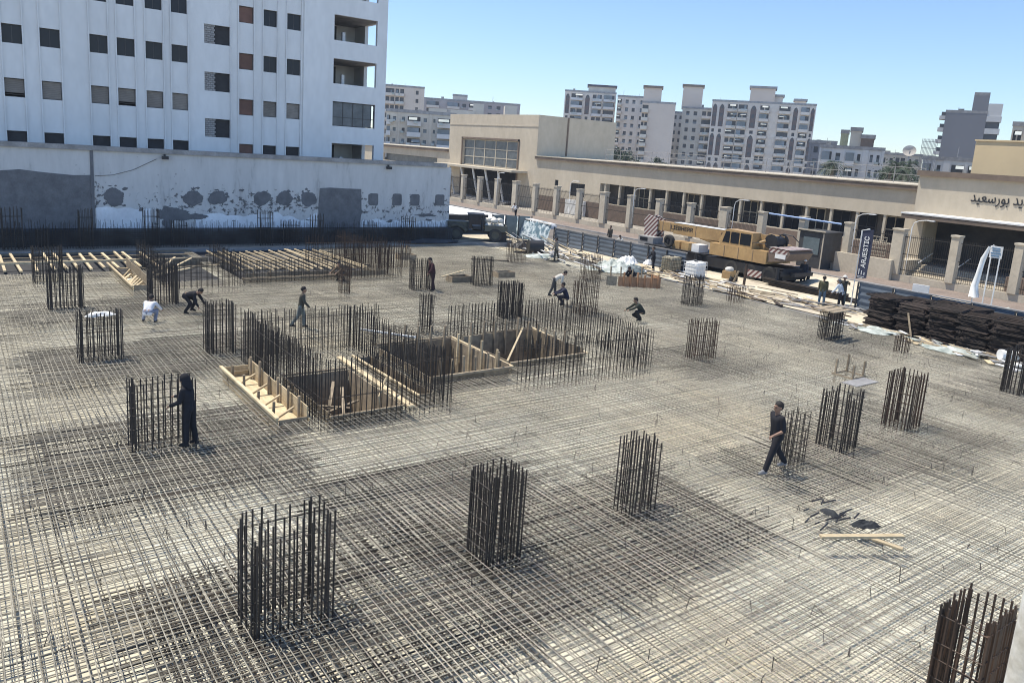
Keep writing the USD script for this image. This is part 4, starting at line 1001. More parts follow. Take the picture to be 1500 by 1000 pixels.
M().box(44.5, 61, 0, 50, 95, 0.35).build('pale_kerb_slab', WHITEP, label='bright pale slab edge along the street behind the old lorry', cat='slab')

# ------------------------------------------------------------------ the mobile crane


def wheel(t, x, y, z, r, w, name='wheel', axis='x', rimm=None):
    m_ = M(); prof = [(r * 0.60, -w / 2), (r * 0.93, -w / 2), (r, -w * 0.32), (r, w * 0.32), (r * 0.93, w / 2), (r * 0.60, w / 2), (r * 0.60, -w / 2)]
    k = 22; V = []
    for i in range(k):
        a = i / k * 2 * math.pi
        for pr, px in prof:
            V.append((x + px, y + pr * math.cos(a), z + pr * math.sin(a)) if axis == 'x' else (x + pr * math.cos(a), y + px, z + pr * math.sin(a)))
    n_ = len(prof); F = [(i * n_ + j, i * n_ + j + 1, ((i + 1) % k) * n_ + j + 1, ((i + 1) % k) * n_ + j) for i in range(k) for j in range(n_ - 1)]
    m_.add(V, F); wn = m_.build(name, RUBBER, t, smooth=35)
    d = np.array([1.0, 0, 0]) if axis == 'x' else np.array([0, 1.0, 0]); c = np.array([x, y, z])
    rm = M().cyl(c - d * w * 0.3, c + d * w * 0.3, r * 0.6, 16); rm.cyl(c - d * w * 0.48, c + d * w * 0.48, r * 0.2, 10)
    rm.build('rim', rimm or YELLOW, wn)
    return wn


STRIPE = mat('red_white_stripes', {'g': ('geometry', {}), 's': ('separate_xyz', {}), 'a': ('math', {'math_type': 'add'}), 'm': ('math', {'math_type': 'multiply', 'value2': 2.6}), 'f': ('math', {'math_type': 'fraction'}),
                                   'r': ('rgb_ramp', {'ramp': [(0.0, (0.50, 0.45, 0.40)), (0.48, (0.50, 0.45, 0.40)), (0.52, (0.13, 0.05, 0.045)), (1.0, (0.13, 0.05, 0.045))]}), 'p': ('principled_bsdf', {'roughness': 0.5})},
             [('g.position', 's.vector'), ('s.y', 'a.value1'), ('s.z', 'a.value2'), ('a.value', 'm.value1'), ('m.value', 'f.value1'), ('f.value', 'r.fac'), ('r.color', 'p.base_color')], surface='p.BSDF')
cr = thing('mobile_crane', 'yellow telescopic mobile crane on a carrier blackened as shade parked along the street, boom lowered', 'crane')
ch = M(); ch.box(43.9, 29.9, 0.40, 46.5, 42.6, 1.12); ch.box(44.2, 29.2, 0.75, 46.2, 29.6, 1.0)
ch.build('carrier_chassis', BLACKP, cr)  # carrier, decks and outriggers blackened to paint in the shade around them
M().box(43.8, 36.4, 1.121, 46.6, 42.4, 1.2).build('deck', BLACKP, cr)
M().box(43.8, 29.9, 1.121, 46.6, 30.6, 1.18).build('rear_deck', BLACKP, cr)
for y in (31.0, 32.5, 34.1, 39.2, 41.0):
    for x in (44.1, 46.3):
        wheel(cr, x, y, 0.58, 0.58, 0.42, rimm=BLACKP)
for y in (30.0, 36.9):
    ob_ = M(); ob_.box(43.5, y - 0.2, 0.7, 46.9, y + 0.2, 1.0)
    ob_.build('outrigger_beam', BLACKP, cr)
    for x in (43.45, 46.95):
        M().cyl((x, y, 0.02), (x, y, 1.25), 0.12, 10).build('outrigger_jack', BLACKP, cr)
        M().cyl((x, y, 0.0), (x, y, 0.09), 0.3, 12).build('outrigger_pad', BLACKP, cr)
M().box(43.40, 31.2, 0.35, 43.46, 32.3, 0.8).build('striped_plate', STRIPE, cr)
# front cab of the carrier, low beside the boom
cc = M(); cc.box(44.0, 41.8, 0.65, 45.1, 43.4, 1.7)
cb_ = cc.build('carrier_cab', CONC, cr)
M().box(43.98, 42.4, 1.35, 43.999, 43.2, 1.62).build('side_glass', GLASS, cb_)
M().box(44.1, 43.4, 1.2, 45.0, 43.42, 1.62).build('windscreen', GLASS, cb_)
ld = M(); ld.box(43.75, 42.2, 0.5, 43.98, 44.0, 0.95)
ld.build('step_box', CONC, cr)
wheel(cr, 43.95, 40.1, 1.68, 0.46, 0.34, 'spare_wheel', rimm=BLACKP)
for y in (37.2, 38.2, 39.1):
    M().box(44.0, y, 1.2, 45.0, y + 0.7, 1.75).build('tool_box', YELLOW if y > 37.5 else WHITEP, cr)
# turntable and upper works
M().cyl((45.2, 33.8, 1.1), (45.2, 33.8, 1.32), 1.0, 24).build('turntable', BLACKP, cr)
up = M()
up.box(43.85, 31.3, 1.28, 44.5, 36.1, 2.12); up.box(45.9, 31.3, 1.28, 46.6, 36.1, 2.5); up.box(44.5, 31.3, 1.30, 45.9, 36.1, 1.55)
upp = up.build('upper_body', YELLOW, cr)
for y in (32.4, 33.6, 34.8):
    M().box(43.835, y - 0.02, 1.34, 43.85, y + 0.02, 2.08).build('door_seam', CORN, upp)
cabp = M()
cp = Polygon([(32.6, 2.12), (35.2, 2.12), (35.45, 2.3), (35.05, 3.12), (34.7, 3.25), (32.6, 3.2)])
prism(cabp, cp.buffer(0), 'x', 43.9, 0.95)
cbb = cabp.build('crane_cab', YELLOW, cr)
for a_, b_, c_ in ((32.72, 33.6, 2.3), (33.7, 34.4, 2.3), (34.5, 35.1, 2.3)):
    prism(M(), Polygon([(a_, c_), (b_, c_), (b_ - (0.25 if b_ > 35.0 else 0), 3.08), (a_, 3.08)]), 'x', 43.885, 0.02).build('cab_window', GLASS, cbb)
M().box(44.05, 35.3, 2.35, 44.7, 35.38, 2.9).build('front_glass', GLASS, cbb)
cw = M(); cw.box(43.9, 29.8, 1.5, 46.6, 31.25, 1.62)
cwp = Polygon([(29.9, 1.68), (31.25, 1.45), (31.25, 2.3), (29.8, 2.42), (29.6, 2.2)])
cwm = M(); prism(cwm, cwp, 'x', 43.95, 2.6)
cwt = cwm.build('counterweight', BRICKR, cr)
M().box(43.94, 29.65, 2.425, 46.5, 31.2, 2.46).build('striped_top', STRIPE, cwt)
M().box(43.93, 29.8, 2.12, 43.949, 31.2, 2.36).build('striped_side', STRIPE, cwt)
M().box(43.92, 29.9, 1.8, 43.948, 30.7, 2.1).build('white_plate', WHITEP, cwt)
wn_ = M().cyl((44.6, 31.6, 2.75), (45.8, 31.6, 2.75), 0.36, 14); wn_.cyl((44.55, 31.6, 2.75), (44.62, 31.6, 2.75), 0.5, 14); wn_.cyl((45.78, 31.6, 2.75), (45.85, 31.6, 2.75), 0.5, 14)
wn_.build('winch_drum', BLACKP, cr)
M().tube([(45.2, 31.9, 2.8), (45.0, 31.0, 3.35), (44.9, 30.2, 3.3), (45.1, 29.8, 2.9)], 0.035, 6).build('hose_loop', BLACKP, cr)
# boom: nested box sections
bm = M(); bm.box(44.85, 31.9, 2.15, 45.65, 40.6, 3.0)
bmm = bm.build('boom', YELLOW, cr)
M().box(44.93, 40.6, 2.24, 45.57, 42.3, 2.95).build('inner_boom_section', YELLOW, bmm)
M().box(44.84, 31.9, 3.0, 45.66, 40.6, 3.03).build('boom_top_plate', WHITEP, bmm)
pv_ = Polygon([(31.2, 2.0), (33.6, 2.0), (33.8, 2.4), (32.6, 3.15), (31.4, 3.1)])
pm_ = M(); prism(pm_, pv_, 'x', 44.7, 0.12); prism(pm_, pv_, 'x', 45.7, 0.12)
pm_.build('boom_pivot_plate', YELLOW, cr)
M().cyl((45.25, 34.4, 1.7), (45.25, 38.2, 2.2), 0.17, 12).build('lift_cylinder', YELLOW, cr)
M().cyl((44.2, 33.3, 2.2), (44.6, 32.0, 2.75), 0.1, 8).build('hand_rail', YELLOW, cr)
hd = M(); hp = Polygon([(42.3, 1.7), (43.2, 1.25), (43.6, 1.6), (43.75, 2.9), (43.3, 3.35), (42.3, 3.1)])
prism(hd, hp, 'x', 44.82, 0.1); prism(hd, hp, 'x', 45.58, 0.1)
hdd = hd.build('boom_head', STRIPE, bmm)
for z in (1.6, 2.9):
    M().cyl((44.94, 43.2, z), (45.56, 43.2, z), 0.3, 14).build('sheave', BLACKP, hdd)
tx = meshkit.text_mesh('LIEBHERR', 0.29, 0.012, bold=True)
v = np.array(tx.vertices); v = np.stack([44.848 - v[:, 2], 41.6 - 0.7 - v[:, 0] * 1.15, 2.50 + v[:, 1]], 1)
M().add(v, tx.faces).build('lettering', BLACKP, bmm)
hc = M()
for q in (45.12, 45.25, 45.38):
    hc.tube([(q, 31.7, 3.05), (q, 36.0, 3.09), (q, 40.0, 3.10), (q, 43.2, 3.22)], 0.012, 4)
hc.build('hoist_cables', BLACKP, cr, kind='stuff')
for y in (33.2, 35.8, 38.4):
    M().box(44.835, y - 0.02, 2.17, 44.85, y + 0.02, 2.98).build('boom_band', CORN, bmm)
for y in (41.0, 41.8):
    M().box(44.92, y - 0.03, 2.24, 44.93, y + 0.03, 2.95).build('boom_band', CORN, bmm)
M().tube([(43.86, 31.4, 2.16), (43.86, 31.4, 2.6), (43.86, 32.5, 2.6), (43.86, 32.5, 2.16)], 0.02, 5).build('guard_rail', BLACKP, cr)
hk = M().tube([(45.25, 43.4, 1.3), (45.25, 43.4, 0.9)], 0.05, 6); hk.box(45.1, 43.25, 0.55, 45.4, 43.55, 0.95)
hk.build('hook_block', STRIPE, cr)

# ------------------------------------------------------------------ old lorry with sacks at the wall's end
LORRY = surf('faded_khaki_paint', (0.10, 0.095, 0.07), (0.06, 0.06, 0.05), rough=0.6, scale=2.0)
lo = thing('old_lorry', 'dark khaki old open-cab lorry parked between the wall end and the tall sheet panel', 'lorry', (35.2, 54.4, 0), -30)
lm = M(); lm.box(-2.0, -0.55, 0.6, 3.0, 0.55, 0.85)
lm.build('chassis', BLACKP, lo)
hb = trimesh.creation.box((1.7, 1.25, 0.62)); M().box(-1.9, -0.62, 0.85, -0.2, 0.62, 1.45).build('bonnet', LORRY, lo)
M().box(-2.0, -0.66, 1.45, -0.15, 0.66, 1.52).build('bonnet_top', LORRY, lo)
for y in (-0.85, 0.85):
    M().tube([(-1.9, y, 0.9), (-1.6, y, 1.2), (-1.1, y, 1.28), (-0.6, y, 1.1), (-0.3, y, 0.8)], [0.14] * 5, 6).build('mudguard', LORRY, lo)
cf = M()
for x, y in ((-0.15, -0.8), (-0.15, 0.8), (1.0, -0.8), (1.0, 0.8)):
    cf.plank((x, y, 0.85), (x + 0.05, y, 2.15), 0.08, 0.08)
cf.box(-0.25, -0.86, 2.15, 1.15, 0.86, 2.22); cf.box(-0.2, -0.85, 0.85, -0.1, 0.85, 1.5); cf.box(0.95, -0.85, 0.85, 1.05, 0.85, 1.75)
cf.build('cab_frame', BLACKP, lo)
M().box(0.2, -0.7, 0.95, 0.9, 0.7, 1.2).build('seat', BLACKP, lo)
bd = M(); bd.box(1.2, -0.95, 0.85, 3.1, 0.95, 0.95); bd.box(1.2, -0.95, 0.95, 3.1, -0.88, 1.35); bd.box(1.2, 0.88, 0.95, 3.1, 0.95, 1.35); bd.box(3.03, -0.88, 0.95, 3.1, 0.88, 1.3)
bd.build('load_bed', LORRY, lo)
for x in (-1.15, 2.1):
    for y in (-0.85, 0.85):
        wheel(lo, x, y, 0.55, 0.55, 0.3, axis='y', rimm=LORRY)
for i in range(9):
    x, y = 1.5 + (i % 3) * 0.5, -0.45 + (i // 3) * 0.45
    c = (35.2 + x * math.cos(-0.5236) - y * math.sin(-0.5236), 54.4 + x * math.sin(-0.5236) + y * math.cos(-0.5236))
    s_ = trimesh.creation.icosphere(2, 0.33); p_ = s_.vertices * np.array([1.0, 0.8, 0.7]); p_ = p_ * (0.85 + 0.35 * meshkit.noise(p_ * 5 + i * 3, i)[:, None])
    M().add(p_ + np.array([c[0], c[1], 1.3 + (0.42 if i % 2 else 0.0)]), s_.faces).build('sack', SACK, label=['white sack at the tail of the pile in the old lorry', 'white sack standing high in the back row of the old lorry', 'white sack at the cab end of the pile in the old lorry'][i % 3] if i in (0, 4, 8) else 'white sacks piled in the bed of the old lorry', cat='sack', group='sacks in the old lorry', smooth=True)
jb = thing('tool_chest', 'small dark steel chest behind the old lorry beside the tall sheet panel', 'chest')
M().obox((37.3, 52.9, 0.4), (1.0, 0.7, 0.8), -20).build('body', BLACKP, jb)
M().obox((37.3, 52.9, 0.83), (1.06, 0.76, 0.06), -20).build('lid', GREENT, jb)
br = thing('dark_barrel', 'dark round drum lying by the pipes above the farthest cage', 'barrel')
M().cyl((35.6, 46.6, 0.5), (36.6, 46.1, 0.5), 0.5, 18).build('drum', BLACKP, br)
M().cyl((35.55, 46.62, 0.5), (35.62, 46.59, 0.5), 0.53, 18).build('hoop', IRON, br)
pp = thing('pipe_heap', 'heap of pale pipes and battens fanned out against the hoarding', 'pipes')
for i in range(22):
    x, y = rng.uniform(36.2, 38.8), rng.uniform(45.0, 50.2); a = rng.gauss(0.9, 0.25)
    l = rng.uniform(1.0, 2.3)
    M().tube([(x - l * math.cos(a) * .6, y + l * math.sin(a) * .6, 0.95 + rng.uniform(-0.2, 0.2)), (x + l * math.cos(a) * .6, y - l * math.sin(a) * .6, 0.1 + rng.random() * 0.3)], 0.035, 6).build('pipe', [WHITEP, CONC, PINE, IRON][i % 4], pp)

# ------------------------------------------------------------------ plastic tanks in cages


def ibc(x, y, yaw, body, label, cagem):
    t = thing('plastic_tank', label, 'tank', (x, y, 0), yaw)
    s = trimesh.creation.box((1.14, 0.94, 0.98)); s = s.subdivide().subdivide().subdivide()
    v = np.array(s.vertices); q = np.abs(v) / np.array([0.57, 0.47, 0.49]); nrm = (q ** 10).sum(1) ** 0.1; v = v / np.maximum(nrm, 1)[:, None]
    v[:, 2] += 0.66; M().add(v, s.faces).build('body', body, t, smooth=50)
    M().cyl((0, 0, 1.14), (0, 0, 1.22), 0.14, 14).build('cap', BLACKP, t)
    M().box(-0.6, -0.5, 0.0, 0.6, 0.5, 0.14).build('pallet', PINEW if cagem is not WHITEP else CONC, t)
    cg = M()
    for z in (0.2, 0.45, 0.7, 0.95, 1.15):
        cg.tube([(-0.6, -0.5, z), (0.6, -0.5, z), (0.6, 0.5, z), (-0.6, 0.5, z), (-0.6, -0.5, z)], 0.012, 4)
    for u in np.linspace(-0.6, 0.6, 8):
        for s_ in (-0.5, 0.5):
            cg.tube([(u, s_, 0.14), (u, s_, 1.15)], 0.011, 4)
    for u in np.linspace(-0.5, 0.5, 6)[1:-1]:
        for s_ in (-0.6, 0.6):
            cg.tube([(s_, u, 0.14), (s_, u, 1.15)], 0.011, 4)
    cg.build('cage', cagem, t)


ibc(40.25, 36.3, 4, surf('dirty_plastic', (0.40, 0.36, 0.26), (0.26, 0.22, 0.15), rough=0.6, scale=2.5), 'dirty brown caged plastic tank with a pale lid at the hoarding end', IRON)
ibc(40.1, 34.0, 4, PLASTW, 'clean white caged plastic tank in front of the crane boom', WHITEP)
ge = thing('yellow_compressor', 'small yellow and black machine under the crane cab', 'machine', (41.6, 32.4, 0), 10)
M().box(-0.4, -0.3, 0.25, 0.4, 0.3, 0.75).build('body', YELLOW, ge)
s_ = trimesh.creation.icosphere(2, 0.3); M().add(s_.vertices * np.array([1.2, 0.9, 0.6]) + np.array([0, 0, 0.85]), s_.faces).build('cowl', SACK, ge, smooth=True)
for x in (-0.3, 0.3):
    wheel(ge, x, -0.36, 0.22, 0.22, 0.12, axis='y', rimm=BLACKP)
hpost = thing('rusty_post', 'leaning rusty post on the planks before the crane', 'post')
M().plank((40.9, 30.6, 0), (41.1, 30.7, 1.5), 0.12, 0.12).build('post', STEELR, hpost)
M().plank((40.9, 31.5, 0.0), (40.6, 30.9, 1.0), 0.1, 0.08).build('brace', PINEW, hpost)

# ------------------------------------------------------------------ stirrup stacks
for i, (x, y, h, lab) in enumerate(((38.8, 20.0, 1.6, 'dark stirrup stack at the left end of the row, beside the banner pole'), (38.7, 18.4, 1.45, 'second stirrup stack from the left, with a stick leaning on it'), (38.6, 16.9, 1.65, 'third stirrup stack from the left, near the middle of the row'),
                                    (38.5, 15.4, 1.55, 'fourth stirrup stack from the left, below the furled white banner'), (38.3, 13.9, 1.65, 'last tall stirrup stack of the front row at right'), (37.9, 12.5, 1.05, 'low stirrup stack at the right edge of the photo'), (39.9, 13.2, 1.5, 'dark stirrup stack tucked behind the low right one'),
                                    (40.3, 19.2, 1.5, 'dark stirrup stack in the second row at the left, against the hoarding'), (40.2, 17.6, 1.6, 'dark stirrup stack in the middle of the second row'), (40.0, 16.6, 1.65, 'dark stirrup stack in the second row behind the furled banner end'), (39.9, 15.0, 1.5, 'dark stirrup stack in the second row, second from the right'))):
    t = thing('stirrup_stack', lab, 'steel stack', (x, y, 0), rng.uniform(-8, 8), 'stacks of bent stirrups by the hoarding')
    z = 0.05; j = 0
    while z < h:
        w, d = rng.uniform(1.15, 1.6), rng.uniform(1.2, 1.58); a = math.radians(rng.gauss(0, 9)); ox, oy = rng.gauss(0, 0.06), rng.gauss(0, 0.06); th = rng.uniform(0.05, 0.1)
        m_ = M(); sag = [rng.uniform(-0.05, 0.05) for _ in range(4)]
        for lay in range(3):
            cs = [(-w / 2, -d / 2), (w / 2, -d / 2), (w / 2, d / 2), (-w / 2, d / 2)]; e = rng.gauss(0, 0.03); f_ = rng.gauss(0, 0.03)
            P_ = [(ox + (cx + e) * math.cos(a) - (cy + f_) * math.sin(a), oy + (cx + e) * math.sin(a) + (cy + f_) * math.cos(a), z + lay * th / 3 + sag[k] * 0.5) for k, (cx, cy) in enumerate(cs)]
            m_.tube(P_ + [P_[0]], 0.02, 4)
            for k in range(4):
                f0 = (k + 0.5) / 4; A_ = np.array(P_[0]) * (1 - f0) + np.array(P_[1]) * f0; B_ = np.array(P_[3]) * (1 - f0) + np.array(P_[2]) * f0
                m_.tube([A_, B_], 0.02, 4, cap=False)
        m_.build('stirrup_bundle', STACKM, t); z += th; j += 1
    M().box(-0.6, -0.7, 0.0, 0.6, 0.7, h - 0.15).build('packed_core', STACKM, t)
ss = thing('leaning_stick', 'pale stick leaning against the second stirrup stack', 'stick')
M().plank((37.3, 17.9, 0.05), (37.85, 18.5, 1.1), 0.07, 0.05).build('stick', PINEW, ss)
bx2 = thing('white_carton', 'small white carton on top of the hoarding behind the stirrup stacks', 'carton')
M().obox((41.2, 19.7, 1.92), (0.1, 0.8, 0.42), 8).build('carton', WHITEP, bx2)
bk_ = thing('white_canister', 'white canister lying before the low stirrup stack', 'canister')
M().cyl((36.9, 13.8, 0.3), (37.6, 13.3, 0.3), 0.24, 14).build('body', PLASTW, bk_)
M().cyl((37.0, 13.7, 0.5), (37.5, 13.4, 0.5), 0.09, 8).build('handle', BLACKP, bk_)

# ------------------------------------------------------------------ litter along the edge of the site
lt_ = thing('scrap_timber', 'strip of scattered planks, bars and offcuts along the right edge of the mat', 'scrap timber')
for i in range(150):
    y = rng.uniform(22, 37); base = 38.9 - 0.0 * y + (0.9 if y < 25 else 0)
    x = base + rng.uniform(-1.6, 1.9); a = rng.gauss(1.5, 0.28); l = rng.uniform(0.3, 1.5) if i % 4 else rng.uniform(1.4, 2.8); z = 0.05 + rng.random() * 0.22
    m_ = M().plank((x - l * math.cos(a) / 2, y - l * math.sin(a) / 2, z), (x + l * math.cos(a) / 2, y + l * math.sin(a) / 2, z + rng.gauss(0, 0.05)), rng.uniform(0.06, 0.2), rng.uniform(0.03, 0.06))
    m_.build('plank', [PINE, PINEW, PINEW, STEELR, CONC, WHITEP][i % 6], lt_)
lt2 = thing('scrap_timber', 'strip of pale offcuts and boards in front of the stirrup stacks', 'scrap timber')
for i in range(90):
    y = rng.uniform(11.5, 22.5); x = 36.7 - 1.2 * max(0, (15 - y) / 4) + rng.uniform(-0.7, 0.9); a = rng.gauss(1.3, 0.5); l = rng.uniform(0.2, 1.1); z = 0.03 + rng.random() * 0.12
    M().plank((x - l * math.cos(a) / 2, y - l * math.sin(a) / 2, z), (x + l * math.cos(a) / 2, y + l * math.sin(a) / 2, z + rng.gauss(0, 0.03)), rng.uniform(0.06, 0.25), 0.03).build('offcut', [PINE, WHITEP, PINEW, CONC, TARP][i % 5], lt2)
lt3 = thing('scrap_timber', 'boards and battens littering the ground below the hoarding at the far corner', 'scrap timber')
for i in range(80):
    y = rng.uniform(37, 48); x = 36.0 + rng.uniform(-1.8, 3.8); a = rng.gauss(1.2, 0.5); l = rng.uniform(0.3, 1.8); z = 0.05 + rng.random() * 0.3
    M().plank((x - l * math.cos(a) / 2, y - l * math.sin(a) / 2, z), (x + l * math.cos(a) / 2, y + l * math.sin(a) / 2, z + rng.gauss(0, 0.1)), rng.uniform(0.05, 0.18), 0.04).build('batten', [PINE, WHITEP, PINEW, CONC, IRON][i % 5], lt3)
bl = thing('long_beams', 'stack of long dark steel beams lying beside the three standing men', 'steel beams')
for i in range(5):
    x, z = 43.2 + (i % 3) * 0.4, 0.12 + (i // 3) * 0.26
    m_ = M(); m_.box(x - 0.1, 24.2 + i * 0.2, z - 0.1, x + 0.1, 30.4 + i * 0.15, z - 0.08); m_.box(x - 0.1, 24.2 + i * 0.2, z + 0.08, x + 0.1, 30.4 + i * 0.15, z + 0.1); m_.box(x - 0.012, 24.2 + i * 0.2, z - 0.08, x + 0.012, 30.4 + i * 0.15, z + 0.08)
    m_.build('beam', STEEL, bl)
ct = thing('cage_top_planks', 'rough planks laid across the top of the cage below the three standing men', 'planks')
for i in range(5):
    M().plank((32.2 + rng.gauss(0, .1), 19.1 + i * 0.24, 1.36 + rng.random() * .06), (33.7 + rng.gauss(0, .2), 19.2 + i * 0.24 + rng.gauss(0, .1), 1.38), 0.2, 0.045).build('plank', PINEW, ct)
rbx = thing('red_crate', 'small dark red crate at the left foot of the stirrup stacks', 'crate', (37.5, 22.0, 0), 20)
for z in (0.05, 0.25, 0.45):
    f = M(); f.box(-0.4, -0.3, z, 0.4, -0.27, z + 0.15); f.box(-0.4, 0.27, z, 0.4, 0.3, z + 0.15); f.box(-0.4, -0.27, z, -0.37, 0.27, z + 0.15); f.box(0.37, -0.27, z, 0.4, 0.27, z + 0.15)
    f.build('slat', BRICKR, rbx)
heap('plastic_sheeting', 'big crumpled heap of pale green sheeting against the hoarding', 'plastic sheet', 37.2, 38.4, 0.05, 1.7, 1.5, 0.75, TARP, 21, n=44, cr=3.4, yaw=0.6)
heap('plastic_sheeting', 'white plastic bundle on top of the pale green sheeting heap', 'plastic sheet', 37.9, 38.2, 0.45, 0.75, 0.7, 0.65, PLASTW, 41, n=30, cr=2.6, yaw=0.2)
heap('plastic_sheeting', 'dark torn sheet among the pale sheeting by the hoarding', 'plastic sheet', 37.5, 37.2, 0.05, 0.7, 0.9, 0.6, GREENT, 42, n=26, cr=2.2, yaw=0.9)
heap('plastic_sheeting', 'thin greenish sheet trailing out over the mat edge below the big heap', 'plastic sheet', 35.9, 38.3, 0.03, 0.9, 1.5, 0.25, TARP, 43, n=30, cr=2.4, yaw=0.3)
heap('plastic_sheeting', 'flat white sheet spread near the man standing by the hoarding at far left', 'plastic sheet', 35.3, 44.6, 0.02, 1.5, 0.9, 0.25, TARP, 22, n=26, cr=1.5)
heap('plastic_sheeting', 'pale blue sheet spread in front of the wide stirrup stack', 'plastic sheet', 36.6, 15.8, 0.02, 0.8, 1.2, 0.18, TARP, 23, n=26, cr=1.6)
heap('plastic_sheeting', 'white sheet at the foot of the second stirrup stack', 'plastic sheet', 36.9, 19.6, 0.02, 0.8, 0.9, 0.2, TARP, 24, n=26, cr=1.6)
heap('plastic_sheeting', 'white bag on the planks left of the dirty brown tank', 'plastic bag', 38.9, 37.2, 0.5, 0.35, 0.3, 0.5, WHITEP, 25, n=20)
heap('sack_on_cage', 'white sack resting on the top bars of a cage at far left', 'sack', 3.74, 27.78, 1.42, 0.46, 0.16, 0.2, PLASTW, 26, n=26, cr=1.8, yaw=0.15)
heap('sand_mound', 'low mound of pale sand behind the three standing men', 'sand', 47.6, 28.2, 0.0, 2.6, 3.2, 0.7, SAND, 27, kind='stuff', n=30)
heap('dark_heap', 'dark heap of bagged rubbish left of the pipes by the draped sheet', 'rubbish', 36.9, 48.9, 0.0, 1.0, 0.8, 0.8, BLACKP, 28, n=22)

# ------------------------------------------------------------------ banners
bn = thing('banner', 'dark upright banner with white lettering on a leaning pole by the stirrup stacks', 'banner')
M().tube([(41.75, 23.72, 0), (41.8, 23.74, 4.5), (41.8, 23.3, 4.62)], 0.04, 8).build('pole', WHITEP, bn)
NAVY = surf('navy_cloth', (0.045, 0.05, 0.085), (0.035, 0.04, 0.065), rough=0.7)
gU, gV = np.meshgrid(np.linspace(0, 1, 6), np.linspace(0, 1, 14))
fl = np.stack([41.8 + 0.04 * np.sin(gV * 5) * gU, 23.68 - gU * (0.62 - 0.0 * gV), 4.5 - gV * 2.75 + 0.12 * gU], -1).reshape(-1, 3)
i_ = np.arange(13)[:, None] * 6 + np.arange(5)[None]
fm = np.stack([i_, i_ + 1, i_ + 7, i_ + 6], -1).reshape(-1, 4)
fl2 = fl + np.array([0.008, 0, 0])
M().add(fl, fm).add(fl2, fm[:, ::-1]).build('flag', NAVY, bn, smooth=True)
tx = meshkit.text_mesh('ARJESTIC', 0.30, 0.006, bold=True)
v = np.array(tx.vertices); v[:, :2] -= v[:, :2].min(0); v[:, :2] *= np.array([1.78, 0.29]) / v[:, :2].max(0)      # reads upwards
v = np.stack([41.775 - v[:, 2], 23.52 - v[:, 1] * -1 - 0.29, 2.42 + v[:, 0]], 1)
M().add(v, tx.faces).build('lettering', WHITEP, bn)
lg = M()
for q in range(3):
    lg.box(41.762, 23.58 - q * 0.16, 2.02, 41.77, 23.53 - q * 0.16, 2.34 - 0.08 * q)
lg.box(41.762, 23.2, 1.9, 41.77, 23.62, 1.93); lg.box(41.762, 23.3, 1.82, 41.77, 23.6, 1.85)
lg.build('emblem', WHITEP, bn)
wf = thing('furled_banner', 'furled white banner hanging from a pole above the stirrup stacks', 'banner')
M().tube([(43.5, 18.15, 0), (43.5, 18.05, 2.2), (43.5, 17.7, 4.2), (43.5, 17.5, 4.5)], 0.035, 8).build('pole', WHITEP, wf)
P_ = [(43.42, 17.68, 4.42), (43.40, 17.86, 3.7), (43.38, 17.95, 2.9), (43.36, 18.0, 2.3), (43.36, 17.98, 1.7)]
cl = M(); cl.tube(P_, [0.05, 0.10, 0.14, 0.16, 0.25], 9)
clv = cl.v[-1]; clv += (meshkit.noise(clv * 7, 4)[:, None] - 0.5) * 0.12
cl.build('cloth', PLASTW, wf, smooth=True)
sb = thing('small_notice', 'small white notice board on two legs behind the furled banner', 'sign')
M().box(44.0, 17.25, 3.8, 44.05, 17.85, 4.42).build('board', WHITEP, sb)
for z in (3.88, 4.02, 4.16, 4.28):
    M().box(43.98, 17.3 + rng.random() * .08, z, 43.998, 17.8 - rng.random() * .08, z + 0.06).build('dark_line', surf(f'notice_blue_{int(z*100)}', (0.12, 0.22, 0.33)), sb)
for y in (17.3, 17.74):
    M().box(44.0, y, 0, 44.05, y + 0.05, 3.8).build('leg', WHITEP, sb)
mb = thing('goods_cart', 'small loaded cart beyond the hoarding under the furled banner', 'cart', (43.4, 16.9, 0), 15)
M().box(-0.5, -0.9, 0.6, 0.5, 0.9, 0.7).build('deck', PINEW, mb)
for x in (-0.55, 0.55):
    wheel(mb, x, 0.5, 0.4, 0.4, 0.08, rimm=BLACKP)
M().tube([(0, 0.9, 0.7), (0, 1.5, 1.1)], 0.03, 6).build('handle', IRON, mb)
heap('cart_load', 'greenish sacks loaded on the small cart beyond the hoarding', 'sacks', 43.4, 16.4, 0.7, 0.5, 0.9, 0.9, TARP, 31, n=20)
M().box(41.45, 9, 0.0, 43.2, 26, 0.02).build('shaded_ditch', EARTH, kind='structure')  # flat strip of earth along the ditch

# ------------------------------------------------------------------ white pipe close to the camera
wpipe = thing('white_pipe', 'pale stained vertical pipe close to the camera in the bottom right corner', 'pipe')
d_ = R.T @ np.array([(1521 - 750) / 1129.0, (940 - 437.5) / 1129.0, 1.0]); q_ = np.array([0, 0, CAM_Z]) + d_ * 2.6
M().cyl((q_[0], q_[1], 0.0), (q_[0], q_[1], q_[2] + 0.32), 0.070, 24).build('pipe', surf('stained_white_pipe', (0.62, 0.60, 0.55), (0.40, 0.37, 0.31), rough=0.5, scale=9.0, fine=0.1, bscale=40.0), wpipe, smooth=40)
M().cyl((q_[0], q_[1], q_[2] - 1.2), (q_[0], q_[1], q_[2] - 1.1), 0.08, 24).build('collar', WHITEP, wpipe, smooth=40)

# ------------------------------------------------------------------ people


def rad(a):
    return math.radians(a)


def sph(p, r, n=14):
    return m3.Manifold.sphere(float(r), n).translate([float(c) for c in p])


def bone(a, ra, b, rb, n=14):
    return m3.Manifold.batch_hull([sph(a, ra, n), sph(b, rb, n)])


